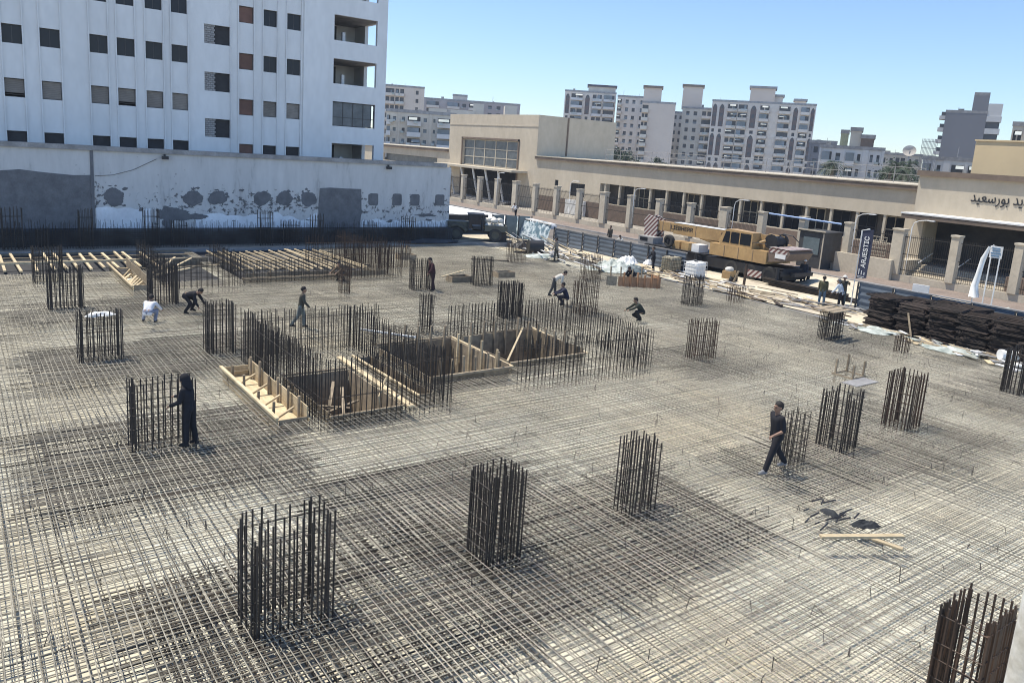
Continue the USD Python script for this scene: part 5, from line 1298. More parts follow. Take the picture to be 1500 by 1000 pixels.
def soft(parts, ref=0.05, it=6):
    u = m3.Manifold.batch_boolean(parts, m3.OpType.Add)
    if ref:
        u = u.refine_to_length(ref)
    me = u.to_mesh(); t = trimesh.Trimesh(me.vert_properties[:, :3], me.tri_verts, process=True)
    if it:
        trimesh.smoothing.filter_taubin(t, lamb=0.5, nu=0.52, iterations=it)
    return t


SKIN = surf('skin', (0.26, 0.155, 0.105), (0.22, 0.13, 0.09), rough=0.55, coord='object', scale=6.0)
HAIR = surf('dark_hair', (0.02, 0.016, 0.014), (0.012, 0.01, 0.01), rough=0.7)
_cl = {}


def cloth(c):
    if c not in _cl:
        _cl[c] = surf('cloth_%d' % len(_cl), c, tuple(q * 0.8 for q in c), rough=0.9, scale=5.0, coord='object', fine=0.1, bscale=20.0, spec=0.2)
    return _cl[c]


def person(label, x, y, heading, tp=4, hp=0, legs=((6, 6, 3), (-6, 4, 3)), arms=((5, 8, 12), (-5, 8, 12)), shirt=(0.1, 0.1, 0.1), trous=(0.03, 0.03, 0.04), shoes=(0.03, 0.03, 0.03), head='hair', sleeves='long', h=1.75, z=0.02, hatc=(0.75, 0.75, 0.72), lift=0.0, group=None):
    k = h / 1.75
    t = thing('person', label, 'person', (x, y, z + lift), heading, group)
    hip = np.array([0, 0, 0.0]); tv = np.array([math.sin(rad(tp)), 0, math.cos(rad(tp))]); fw_ = np.array([math.cos(rad(tp)), 0, -math.sin(rad(tp))])
    waist = hip + tv * 0.16; chest = hip + tv * 0.36; neck = hip + tv * 0.50
    hd = neck + np.array([math.sin(rad(tp * 0.6 + hp)), 0, math.cos(rad(tp * 0.6 + hp))]) * 0.17
    hf = np.array([math.cos(rad(tp * 0.6 + hp)), 0, -math.sin(rad(tp * 0.6 + hp))]); hu = np.array([-hf[2], 0, hf[0]])
    J = {}
    for s, (a, kn, o) in zip((1, -1), legs):
        h0 = hip + np.array([0, s * 0.09, -0.03]); d = np.array([math.sin(rad(a)), s * math.sin(rad(o)), -math.cos(rad(a))]); d /= np.linalg.norm(d)
        knee = h0 + d * 0.43; e = np.array([math.sin(rad(a - kn)), s * 0.02, -math.cos(rad(a - kn))]); ank = knee + e / np.linalg.norm(e) * 0.42
        J['leg', s] = (h0, knee, ank)
    for s, (a, o, el) in zip((1, -1), arms):
        s0 = neck - tv * 0.05 + np.array([0, s * 0.185, 0]); d = np.array([math.sin(rad(a)), s * math.sin(rad(o)), -math.cos(rad(a))]); d /= np.linalg.norm(d)
        elb = s0 + d * 0.29; e = np.array([math.sin(rad(a + el)), s * math.sin(rad(o)) * 0.3 - s * 0.12, -math.cos(rad(a + el))]); wr_ = elb + e / np.linalg.norm(e) * 0.25
        J['arm', s] = (s0, elb, wr_, e / np.linalg.norm(e))
    zmin = min(J['leg', s][2][2] for s in (1, -1)) - 0.085
    sh_ = np.array([0, 0, -zmin])
    tr_ = lambda p: (np.asarray(p) + sh_) * k
    B = lambda a, ra, b, rb: bone(tr_(a), ra * k, tr_(b), rb * k)
    body = [B(hip + [0, .07, 0], .105, waist + [0, .05, 0], .10), B(hip + [0, -.07, 0], .105, waist + [0, -.05, 0], .10), B(waist + [0, .05, 0], .10, chest + [0, .08, 0], .105), B(waist - [0, .05, 0], .10, chest - [0, .08, 0], .105),
            B(chest + [0, .08, 0], .105, neck - tv * .06 + [0, .13, 0], .065), B(chest - [0, .08, 0], .105, neck - tv * .06 - [0, .13, 0], .065), B(neck - tv * .06 + [0, .12, 0], .06, neck - tv * .06 - [0, .12, 0], .06), B(neck - tv * .05, .06, hd - hu * .04, .052)]
    head_ = [m3.Manifold.batch_hull([sph(tr_(hd + hu * .03 - hf * .015), .098 * k, 18), sph(tr_(hd - hu * .05 + hf * .035), .062 * k), sph(tr_(hd - hu * .085 + hf * .06), .030 * k)]),
             B(hd + hf * .092 + hu * .005, .011, hd + hf * .112 - hu * .028, .016), B(hd + hf * .085 + hu * .03 + [0, .03, 0], .014, hd + hf * .085 + hu * .03 - [0, .03, 0], .014), B(hd + hf * .082 - hu * .06 + [0, .018, 0], .011, hd + hf * .082 - hu * .06 - [0, .018, 0], .011)]
    for s in (1, -1):
        head_.append(B(hd + [0, s * .095, .012] - hf * .005, .016, hd + [0, s * .093, -.03], .012))
    limbs = []; shirt_p = []; trou = []
    for s in (1, -1):
        h0, kn, an = J['leg', s]
        limbs += [B(h0, .088, kn, .056), B(kn, .056, an, .040), B(an, .04, an + [0.03, 0, -.05], .035)]
        trou += [B(h0 + [0, 0, .04], .104, kn, .075), B(kn, .075, an + [0, 0, .02], .064)]
        s0, el, wr_, e = J['arm', s]
        limbs += [B(s0, .056, el, .041), B(el, .041, wr_, .028)]
        hand = wr_ + e * .085; side = np.cross(e, [0, 0, 1.0]); side = side / max(np.linalg.norm(side), .1); up_ = np.cross(side, e)
        limbs += [B(wr_, .026, wr_ + e * .04, .028), m3.Manifold.batch_hull([sph(tr_(hand + side * q - e * .02), .013 * k, 8) for q in (-.03, .03)] + [sph(tr_(wr_ + e * .02), .024 * k, 8)])]
        for q, L in ((-.030, .068), (-.010, .078), (.010, .074), (.030, .058)):
            a0 = hand + side * q - e * .02; a1 = a0 + e * L * .55 - up_ * .01; a2 = a1 + e * L * .32 - up_ * .03
            limbs += [bone(tr_(a0), .0095 * k, tr_(a1), .009 * k, 8), bone(tr_(a1), .009 * k, tr_(a2), .0075 * k, 8)]
        th0 = wr_ + e * .03 + side * .028; th1 = th0 + e * .035 + side * .03 - up_ * .012; th2 = th1 + e * .03 - up_ * .012
        limbs += [bone(tr_(th0), .012 * k, tr_(th1), .010 * k, 8), bone(tr_(th1), .010 * k, tr_(th2), .008 * k, 8)]
        shirt_p.append(B(s0, .071, el, .058))
        if sleeves == 'long':
            shirt_p.append(B(el, .058, wr_, .044))
    bt = soft(body + head_ + limbs, 0.05, 2)
    M().tm(bt).build('body', SKIN, t, smooth=True)
    shirt_p += [B(hip + [0, .07, -.04], .122, waist + [0, .055, 0], .117), B(hip + [0, -.07, -.04], .122, waist + [0, -.055, 0], .117), B(waist + [0, .055, 0], .117, chest + [0, .085, 0], .121), B(waist - [0, .055, 0], .117, chest - [0, .085, 0], .121),
                B(chest + [0, .085, 0], .121, neck - tv * .06 + [0, .135, 0], .08), B(chest - [0, .085, 0], .121, neck - tv * .06 - [0, .135, 0], .08), B(neck - tv * .07 + [0, .12, 0], .075, neck - tv * .07 - [0, .12, 0], .075), B(waist, .125, chest, .13)]
    M().tm(soft(shirt_p, 0.06, 5)).build('shirt', cloth(shirt), t, smooth=True)
    trou += [B(hip + [0, .06, -.02], .112, hip - [0, .06, .02], .112)]
    M().tm(soft(trou, 0.06, 5)).build('trousers', cloth(trous), t, smooth=True)
    for s in (1, -1):
        an = J['leg', s][2]
        M().tm(soft([m3.Manifold.batch_hull([sph(tr_(an + [-.03, 0, -.045]), .04 * k, 10), sph(tr_(an + [.15, s * .012, -.055]), .03 * k, 10), sph(tr_(an + [.06, s * .01, -.035]), .042 * k, 10), sph(tr_(an + [0, 0, .02]), .043 * k, 10)])], 0, 0)).build('shoe', cloth(shoes), t, smooth=True)
        ey = tr_(hd + hf * .088 + hu * .012 + [0, s * .034, 0]); q = trimesh.creation.icosphere(1, .011 * k)
        M().add(q.vertices + ey, q.faces).build('eye', BLACKP, t, smooth=True)
    if head in ('hair', 'cap', 'hood'):
        hs = [sph(tr_(hd + hu * .045 - hf * .025), .103 * k, 18), sph(tr_(hd + hu * .0 - hf * .045), .085 * k, 16)]
        if head == 'hood':
            hs = [sph(tr_(hd + hu * .035 - hf * .03), .118 * k, 18), B(hd - hf * .05, .105, neck - fw_ * .04, .10)]
        M().tm(soft([m3.Manifold.batch_hull(hs)], 0.04, 2)).build({'hair': 'hair', 'cap': 'cap', 'hood': 'hood'}[head], HAIR if head == 'hair' else cloth(hatc), t, smooth=True)
        if head == 'cap':
            M().tm(soft([m3.Manifold.batch_hull([sph(tr_(hd + hu * .06 + hf * .05 + [0, q, 0]), .012 * k, 8) for q in (-.07, .07)] + [sph(tr_(hd + hu * .045 + hf * .16 + [0, q, 0]), .01 * k, 8) for q in (-.05, .05)])], 0, 0)).build('peak', cloth(hatc), t)
    else:
        dome_ = m3.Manifold.sphere(.128 * k, 22).scale([1.12, .95, .95]).translate([0, 0, 0]).trim_by_plane([0, 0, 1], 0.0)
        brim = m3.Manifold.cylinder(.014 * k, .15 * k, .15 * k, 22).scale([1.1, .95, 1])
        me = (dome_ + brim).to_mesh(); v_ = np.array(me.vert_properties[:, :3]); c_ = tr_(hd + hu * .045)
        v_ = np.stack([v_[:, 0] * hf[0] + v_[:, 2] * hu[0], v_[:, 1], v_[:, 0] * hf[2] + v_[:, 2] * hu[2]], 1) + c_
        M().add(v_, me.tri_verts).build('helmet', cloth(hatc), t, smooth=30)
    return t


BLK = (0.022, 0.022, 0.026); KHAKI = (0.10, 0.09, 0.06); DENIM = (0.10, 0.14, 0.18)
person('man in black striding across the mat in the foreground, one forearm bare', 16.75, 10.95, 160, tp=6, legs=((24, 8, 5), (-24, 10, 5)), arms=((-8, 9, 74), (-24, 16, 30)), shirt=BLK, trous=BLK, shoes=(0.22, 0.22, 0.22), sleeves='short', h=1.92)
person('man in a dark hooded jacket standing close beside the wide open cage at left', 4.42, 18.95, 140, tp=8, hp=12, legs=((4, 4, 2), (-4, 6, 2)), arms=((14, 4, 50), (24, 4, 62)), shirt=(0.02, 0.021, 0.026), trous=BLK, head='hood', hatc=(0.02, 0.021, 0.026), h=1.80)
person('man in grey green work clothes walking beyond the back of the left central pit', 11.2, 29.5, -20, tp=10, hp=4, legs=((16, 14, 3), (-16, 20, 3)), arms=((-12, 10, 20), (14, 10, 30)), shirt=(0.075, 0.07, 0.055), trous=(0.15, 0.17, 0.16), h=1.72)
person('crouching man in a white shirt seen from behind at far left', 6.0, 32.2, 60, tp=48, legs=((96, 128, 18), (92, 126, 18)), arms=((40, 22, 20), (40, 22, 20)), shirt=(0.72, 0.72, 0.74), trous=(0.24, 0.26, 0.32), h=1.75)
person('man all in black bending low beside the dark crowded cage at left', 7.75, 33.6, -35, tp=78, hp=10, legs=((58, 84, 14), (44, 78, 14)), arms=((28, 8, 6), (8, 8, 20)), shirt=BLK, trous=BLK, h=1.75)
person('man in a dark red jacket leaning over the cage in the far middle', 20.55, 35.1, 170, tp=14, hp=20, legs=((4, 6, 4), (-6, 6, 4)), arms=((20, 30, 20), (-6, 24, 12)), shirt=(0.055, 0.025, 0.028), trous=(0.045, 0.028, 0.03), head='hair', h=1.80)
person('stooping man in a pale shirt and dark trousers in the far middle right', 26.2, 31.8, -30, tp=62, hp=10, legs=((12, 10, 5), (-14, 8, 5)), arms=((10, 8, 10), (-4, 8, 10)), shirt=(0.50, 0.48, 0.43), trous=(0.06, 0.06, 0.06), h=1.75)
person('squatting man in navy at the left side of the brownish cage', 25.3, 29.6, 150, tp=24, legs=((98, 130, 14), (90, 128, 14)), arms=((55, 14, 20), (50, 14, 20)), shirt=(0.04, 0.042, 0.065), trous=(0.03, 0.03, 0.04), h=1.75)
person('man in dark olive crouching alone on the mat right of the core', 26.4, 25.3, 160, tp=42, legs=((95, 132, 14), (62, 120, 14)), arms=((58, 10, 12), (50, 10, 12)), shirt=(0.045, 0.05, 0.04), trous=(0.03, 0.03, 0.03), h=1.75)
person('man in a grey brown top standing by the pipes at the far mat edge', 34.9, 42.4, 120, tp=6, legs=((6, 4, 4), (-10, 6, 4)), arms=((10, 12, 20), (-4, 12, 20)), shirt=(0.22, 0.19, 0.15), trous=(0.075, 0.07, 0.055), h=1.70)
person('worker squatting behind the narrow cage at the near edge of the far pit', 17.2, 39.0, 200, tp=40, legs=((96, 128, 16), (92, 126, 16)), arms=((50, 12, 20), (46, 12, 20)), shirt=(0.13, 0.09, 0.06), trous=(0.09, 0.075, 0.06), h=1.72)
person('worker in black crouching over the orange formwork at the site edge', 34.6, 34.2, 190, tp=60, legs=((94, 128, 16), (88, 124, 16)), arms=((46, 10, 10), (40, 10, 10)), shirt=BLK, trous=BLK, h=1.74)
person('man in black standing at the hoarding left of the dirty brown tank', 39.1, 36.9, 150, tp=8, legs=((4, 4, 4), (-6, 4, 4)), arms=((10, 12, 20), (20, 12, 35)), shirt=BLK, trous=BLK, h=1.74)
person('worker with a white helmet standing behind the crane tail', 46.2, 29.9, 200, tp=3, legs=((12, 4, 6), (-12, 6, 6)), arms=((18, 16, 40), (8, 14, 40)), shirt=(0.05, 0.05, 0.06), trous=(0.03, 0.03, 0.035), head='helmet', h=1.72)
person('man in an olive top and blue jeans, left of the three standing at the planks', 40.3, 24.7, 30, tp=3, legs=((4, 4, 4), (-5, 4, 4)), arms=((4, 8, 14), (-4, 8, 14)), shirt=(0.09, 0.085, 0.05), trous=DENIM, h=1.74)
person('man in a white top and black trousers, middle of the three standing at the planks', 40.6, 23.7, 100, tp=24, legs=((6, 4, 5), (-6, 6, 5)), arms=((22, 14, 20), (10, 14, 20)), shirt=(0.55, 0.60, 0.64), trous=BLK, head='cap', hatc=(0.12, 0.12, 0.13), h=1.75)
person('man with a pale helmet and a raised arm, right of the three at the planks', 41.9, 24.4, 210, tp=4, legs=((4, 4, 4), (-5, 4, 4)), arms=((70, 20, 50), (60, 30, 30)), shirt=(0.06, 0.055, 0.045), trous=(0.05, 0.07, 0.075), head='helmet', hatc=(0.62, 0.60, 0.55), h=1.76)
person('person in a white top bending on the street behind the tall sheet panel', 52.9, 72.2, 200, tp=40, legs=((12, 8, 5), (-10, 8, 5)), arms=((40, 12, 30), (20, 12, 60)), shirt=(0.66, 0.66, 0.66), trous=(0.035, 0.03, 0.03), z=0.01, h=1.74)
person('person in a dark olive coat standing on the street side of the hoarding', 46.5, 49.3, 190, tp=3, legs=((3, 3, 3), (-4, 4, 3)), arms=((4, 8, 14), (6, 8, 14)), shirt=(0.065, 0.06, 0.05), trous=(0.05, 0.045, 0.04), z=0.02, h=1.70)
person('crouching person with a pale top beside the one in the olive coat', 46.2, 47.4, 190, tp=44, legs=((90, 120, 12), (80, 116, 12)), arms=((50, 10, 20), (46, 10, 20)), shirt=(0.58, 0.56, 0.50), trous=(0.06, 0.06, 0.06), z=0.02, h=1.70)

# ------------------------------------------------------------------ trees and palms


def palm(x, y, h, label, seed, r=2.6):
    t = thing('palm_tree', label, 'palm tree', (x, y, 0), 0, None)
    q = random.Random(seed); lean = q.uniform(-0.4, 0.4)
    M().tube([(0, 0, 0), (lean * 0.3, 0, h * 0.4), (lean * 0.8, 0, h * 0.8), (lean, 0, h)], [0.34, 0.27, 0.24, 0.26], 9).build('trunk', BARK, t)
    cr_ = M()
    for i in range(34):
        a = q.uniform(0, 6.28); el = q.uniform(-0.5, 1.2); L = r * q.uniform(0.8, 1.15); k = 7; P_ = []
        for j in range(k):
            s = j / (k - 1); P_.append((lean + math.cos(a) * L * s * math.cos(el * (1 - s * 0.3)), math.sin(a) * L * s * math.cos(el), h + L * (math.sin(el) * s - 0.75 * s * s)))
        P_ = np.array(P_); side = np.array([-math.sin(a), math.cos(a), 0])
        for j in range(k - 1):                             # leaflets hang either side of the rib
            for s in (1, -1):
                for u in (0.0, 0.5):
                    b = P_[j] * (1 - u) + P_[j + 1] * u; w_ = 0.55 * math.sin(math.pi * min(0.97, (j + u + 0.6) / k)); d = P_[j + 1] - P_[j]
                    cr_.add([b, b + d * 0.32, b + side * s * w_ + d * 0.75 + np.array([0, 0, -0.38 * w_])], [(0, 1, 2)])
    cr_.build('crown', LEAF, t)


def tree(x, y, h, r, label, seed, n=2600):
    t = thing('street_tree', label, 'tree', (x, y, 0), 0, None)
    q = np.random.default_rng(seed)
    tk = M().tube([(0, 0, 0), (0.1, 0, h * 0.35), (0.2, 0.1, h * 0.6)], [0.28, 0.2, 0.12], 8)
    for i in range(6):
        a = i * 1.05; tk.tube([(0.1, 0, h * (0.35 + 0.04 * i)), (0.1 + r * 0.55 * math.cos(a), r * 0.55 * math.sin(a), h * (0.6 + 0.05 * i))], [0.1, 0.04], 6)
    tk.build('trunk', BARK, t)
    C_ = q.normal(0, 1, (16, 3)) * np.array([r * 0.5, r * 0.5, h * 0.16]) + np.array([0, 0, h * 0.68])
    c = C_[q.integers(0, 16, n)] + q.normal(0, 1, (n, 3)) * r * 0.2
    a = q.normal(0, 1, (n, 3)); a /= np.linalg.norm(a, axis=1)[:, None]; b = np.cross(a, q.normal(0, 1, (n, 3))); b /= np.linalg.norm(b, axis=1)[:, None]
    s = q.uniform(0.12, 0.28, n)[:, None] * (h / 8)
    v = np.stack([c - a * s, c + b * s * 0.6, c + a * s, c - b * s * 0.6], 1).reshape(-1, 3); i_ = np.arange(n)[:, None] * 4
    M().add(v, np.concatenate([i_, i_ + 1, i_ + 2, i_ + 3], 1)).build('crown', LEAF, t)


def far(px, py, dist):
    """a surveyed far point: bearing and height seen from the camera, at the given distance"""
    d = R.T @ np.array([(px - 750) / 1129.04, (py - 437.5) / 1129.04, 1.0])
    return np.array([0, 0, CAM_Z]) + d * (dist / math.hypot(d[0], d[1]))


for px, py, d, l, s, rr in ((1316, 238, 150, 'tallest palm, left of the dish on the roof line at right', 3, 3.0), (1334, 236, 146, 'palm right of the tallest palm, below the roof dish', 4, 2.6), (1305, 246, 140, 'short palm at the left of the palm group', 5, 2.4), (1325, 248, 138, 'low bushy palm at the front of the palm group', 6, 2.4), (1222, 236, 130, 'dark palm in front of the white four storey block', 7, 2.6)):
    p_ = far(px, py, d); palm(p_[0], p_[1], max(3.0, p_[2] - 0.6), l, s, rr)
for px, py, d, l, s, r in ((915, 214, 190, 'green tree beside the hall entrance block, in front of the balcony towers', 1, 2.6), (968, 236, 170, 'low green tree along the hall roof left of the big tower', 2, 1.6), (1308, 250, 160, 'dark green tree behind the palm group', 4, 4.5), (1340, 252, 158, 'dark green tree right of the palm group', 5, 4.0)):
    p_ = far(px, py, d); tree(p_[0], p_[1], p_[2], r, l, s)

# ------------------------------------------------------------------ far apartment blocks
GREYW = surf('tower_grey_render', (0.58, 0.515, 0.44), (0.47, 0.42, 0.36), rough=0.9, scale=0.08, fine=0.06, bscale=0.7)
PINKW = surf('tower_pink_render', (0.56, 0.475, 0.39), (0.50, 0.415, 0.34), rough=0.9, scale=0.05)
CREAMW = surf('tower_cream_render', (0.52, 0.47, 0.39), (0.43, 0.39, 0.33), rough=0.9, scale=0.08, fine=0.06, bscale=0.7)
DGREYW = surf('dark_grey_gable', (0.19, 0.19, 0.20), (0.165, 0.165, 0.175), rough=0.9, scale=0.05)
WHT = surf('block_white_render', (0.56, 0.55, 0.53), (0.47, 0.46, 0.44), rough=0.9, scale=0.1)
BROWNN = surf('arch_brown', (0.15, 0.11, 0.095), (0.11, 0.085, 0.075), rough=0.8)
OPEN = surf('far_window_dark', (0.06, 0.065, 0.07), (0.09, 0.09, 0.09), rough=0.4, scale=0.7)
AWN = surf('far_awning', (0.46, 0.46, 0.43), (0.30, 0.34, 0.32), rough=0.8, scale=0.25)
AWG = surf('far_blind_grey', (0.20, 0.23, 0.25), (0.13, 0.15, 0.15), rough=0.8, scale=0.3)


def block(name, label, xl, xr, yt, dist, skew, fh, bays, wallm, depth=16.0, pm=None, floors=None, seed=1, roofm=None, clutter=0.25, side=None, parh=1.0):
    """an apartment block: its facade runs between two bearings; bays: string of p (pier) w (window) b (balcony) a (arch), with widths"""
    q = random.Random(seed)
    xm = (xl + xr) / 2
    a = far(xl, yt + 0.069 * (xl - xm), dist * (1 + skew)); b = far(xr, yt + 0.069 * (xr - xm), dist * (1 - skew)); top = (a[2] + b[2]) / 2
    L = math.hypot(b[0] - a[0], b[1] - a[1]); rz = math.degrees(math.atan2(b[1] - a[1], b[0] - a[0]))
    t = thing(name, label, 'building', (a[0], a[1], 0), rz)
    wall, dark, bal, arch, awn, awg = M(), M(), M(), M(), M(), M()
    wall.box(0, 0.62, 0, L, depth, top)                       # the block behind the facade skin
    dark.box(0.05, 0.5, 0, L - 0.05, 0.615, top - 0.1)        # what the openings look into
    tot = sum(w for _, w in bays); x = 0.0
    nf = floors or int((top - 3) / fh)
    for kind, w in bays:
        x0, x1 = x, x + w / tot * L; x = x1; ww_ = x1 - x0
        if kind == 'p':
            wall.box(x0, -0.12, 0, x1, 0.5, top + 0.5); continue
        if kind == 'a':                                       # tall pointed niches, three floors each, with a square window between
            k = top - 0.8
            holes_ = []
            while k > 6:
                hgt = fh * 3 - 1.0; c = (x0 + x1) / 2; hw = ww_ * 0.33
                ar_ = Polygon([(c - hw, k - hgt), (c + hw, k - hgt), (c + hw, k - hw * 1.6), (c + hw * 0.6, k - hw * 0.5), (c, k), (c - hw * 0.6, k - hw * 0.5), (c - hw, k - hw * 1.6)])
                holes_.append(ar_); arch.box(c - hw * 1.05, 0.2, k - hgt, c + hw * 1.05, 0.4, k)
                for f in range(3):
                    dark.box(c - hw * 0.5, 0.15, k - hgt + 0.5 + f * fh, c + hw * 0.5, 0.2, k - hgt + 1.8 + f * fh)
                k -= hgt + 0.5
                holes_.append(sbox(c - hw * 0.6, k - 1.6, c + hw * 0.6, k - 0.4)); k -= 2.0
            pg = sbox(x0, 0, x1, top + 0.2).difference(unary_union(holes_))
            prism(wall, pg, 'y', -0.05, 0.5)
            continue
        z = top
        wall.box(x0, 0, top - 0.35, x1, 0.5, top)
        for f in range(nf):
            zt = top - 0.35 - f * fh; zb = zt - fh
            if zb < 0.5:
                break
            if kind == 'w':
                a0, a1 = x0 + ww_ * 0.28, x1 - ww_ * 0.28
                wall.box(x0, 0, zb, a0, 0.5, zt); wall.box(a1, 0, zb, x1, 0.5, zt); wall.box(a0, 0, zb, a1, 0.5, zb + 1.0); wall.box(a0, 0, zt - 0.55, a1, 0.5, zt)
                if q.random() < clutter:
                    awg.box(a0, 0.2, zb + 1.0, a1, 0.25, zb + 1.0 + q.uniform(0.4, 1.4))
                if q.random() < clutter * 0.5:
                    awn.box(a0 - 0.3, -0.5, zb + 0.7, a0 + 0.4, -0.01, zb + 1.15)
            else:
                wall.box(x0, 0, zt - 0.35, x1, 0.5, zt)
                for c_ in (x0, x1 - 0.22):
                    wall.box(c_, 0, zb, c_ + 0.22, 0.5, zt - 0.35)
                bal.box(x0 + 0.1, -1.1, zb, x1 - 0.1, 0, zb + 0.16)
                bal.box(x0 + 0.1, -1.12, zb + 0.16, x1 - 0.1, -1.0, zb + parh)
                for c_ in (x0 + 0.1, x1 - 0.2):
                    bal.box(c_, -1.0, zb + 0.16, c_ + 0.1, 0, zb + parh)
                r_ = q.random()
                if r_ < clutter * 0.45:
                    c_ = x0 + ww_ * q.uniform(0.05, 0.4); awn.obox((c_ + ww_ * 0.28, -1.0, zt - 0.8), (ww_ * 0.56, 1.4, 0.06), 0, 0, 25)
                elif r_ < clutter:
                    awg.box(x0 + 0.2, -0.95, zb + parh, x1 - ww_ * q.uniform(0.1, 0.5), -0.9, zt - 0.4)
                elif r_ < clutter * 1.5:
                    awn.box(x0 + ww_ * q.uniform(0.1, 0.4), -1.2, zb + 0.4, x0 + ww_ * q.uniform(0.5, 0.9), -1.13, zb + parh + 0.1)
                if q.random() < clutter * 0.6:
                    c_ = x0 + ww_ * q.uniform(0.1, 0.7); awg.box(c_, -0.05, zb + parh + 0.1, c_ + ww_ * q.uniform(0.12, 0.3), 0.12, zt - q.uniform(0.4, 0.9))
                if q.random() < clutter * 0.4:
                    c_ = x0 + ww_ * q.uniform(0.0, 0.8); awn.box(c_, -1.5, zb + 0.5, c_ + 0.8, -1.13, zb + 1.05)
                if q.random() < 0.5:
                    wall.box(x0 + ww_ * 0.42, 0.2, zb, x0 + ww_ * 0.55, 0.5, zt - 0.35)
    wall.build('wall', wallm, t)
    dark.build('windows', OPEN, t, kind='stuff'); bal.build('balconies', pm or wallm, t, kind='stuff'); arch.build('arched_niches', BROWNN, t, kind='stuff')
    awn.build('awnings', AWN, t, kind='stuff'); awg.build('blinds', AWG, t, kind='stuff')
    rf = M()
    rf.box(-0.1, -0.15, top, L + 0.1, 0.1, top + 0.7)
    for i in range(int(L / 5)):
        c = q.uniform(1, L - 2); h_ = q.uniform(0.6, 1.8); y_ = q.uniform(1, depth - 3); rf.box(c, y_, top, c + q.uniform(0.5, 1.6), y_ + 1.2, top + h_)
        if q.random() < 0.6:
            rf.tube([(c, y_, top), (c + 0.1, y_, top + q.uniform(1.5, 3.2))], 0.05, 4)
    rf.build('roof_clutter', CONC, t, kind='stuff')
    if side:                                                  # windows down the left flank
        sm = M(); sk = M()
        for f in range(nf):
            zb = top - 0.35 - (f + 1) * fh
            if zb < 0.5:
                break
            for k in range(side):
                yy = 2.0 + k * (depth - 3) / side; sk.box(-0.03, yy, zb + 1.0, -0.01, yy + 1.3, zb + 2.3)
                sm.box(-0.12, yy - 0.1, zb + 0.86, -0.0, yy + 1.4, zb + 0.99)
        sk.build('side_windows', OPEN, t, kind='stuff'); sm.build('side_sills', wallm, t, kind='stuff')
    return t, L, top


def head_house(t, x0, x1, y0, y1, z0, z1, m, roofm, over=0.5, n='stair_tower'):
    w_ = M().box(x0, y0, z0, x1, y1, z1).build(n, m, t)
    M().box(x0 - over, y0 - over, z1, x1 + over, y1 + over, z1 + 0.8).build('roof_cap', roofm, w_)


# big arched tower group right of the middle
t, L, top = block('apartment_tower', 'big grey apartment tower with pointed arch niches and cluttered balconies', 1044, 1196, 152, 300, 0.0, 3.0,
                  [('a', 2.0), ('a', 2.2), ('p', 0.5), ('b', 3.2), ('b', 3.0), ('p', 0.4), ('a', 2.6), ('p', 0.4), ('b', 3.0), ('p', 1.6), ('p', 1.0), ('b', 3.6), ('p', 0.4), ('a', 2.0), ('p', 0.3), ('b', 2.8), ('a', 1.6)], GREYW, 18, GREYW, seed=3, clutter=0.85)
head_house(t, L * 0.36, L * 0.60, 2, 10, top, top + 5.4, PINKW, CONC)
head_house(t, L * 0.60, L * 0.68, 3, 9, top, top + 2.8, GREYW, CONC)
head_house(t, L * 0.80, L * 0.9, 3, 9, top, top + 1.6, GREYW, CONC)
t, L, top = block('apartment_tower', 'narrow pale tower with a column of small windows, joined left of the arched tower', 1000, 1044, 160, 302, 0.0, 3.0,
                  [('p', 0.6), ('w', 2.2), ('w', 2.4), ('p', 0.6), ('b', 3.2)], CREAMW, 16, GREYW, seed=4, clutter=0.4, side=2)
head_house(t, -0.5, L * 0.62, 1, 8, top, top + 8.0, PINKW, CORN, 0.4)
t, L, top = block('apartment_tower', 'plain pinkish tower slab with dark balcony slots down its left edge', 941, 990, 152, 290, 0.0, 3.0,
                  [('b', 2.0), ('p', 3.0), ('p', 4.2), ('p', 0.2)], PINKW, 15, CREAMW, seed=5, clutter=0.05, parh=1.3)
head_house(t, 0.2, L * 0.55, 1, 8, top, top + 5.4, PINKW, CORN, 0.4)
block('apartment_tower', 'recessed cream tower strip with small windows between the pinkish slab and the narrow pale tower', 985, 1003, 166, 325, 0.0, 3.0, [('p', 0.3), ('w', 2), ('w', 2), ('p', 0.4)], CREAMW, 14, seed=6)
block('apartment_tower', 'grey tower with stacked windows just left of the pinkish slab', 905, 944, 143, 312, 0.0, 3.0, [('b', 1.6), ('p', 0.5), ('w', 2.2), ('w', 2.2), ('p', 0.6), ('w', 1.6)], GREYW, 16, GREYW, seed=7, clutter=0.8)
t, L, top = block('apartment_tower', 'white balconied tower with a dark hipped roof house, left of the grey tower', 828, 903, 136, 330, 0.0, 3.0, [('a', 1.6), ('b', 3.2), ('p', 0.3), ('a', 1.8), ('p', 0.3), ('b', 2.6), ('p', 0.3), ('b', 3.0), ('p', 0.3)], GREYW, 16, WHT, seed=8, clutter=0.7)
head_house(t, L * 0.45, L * 0.98, 1, 9, top, top + 2.6, CREAMW, surf('dark_purple_roof', (0.07, 0.06, 0.075), rough=0.8), 0.5)
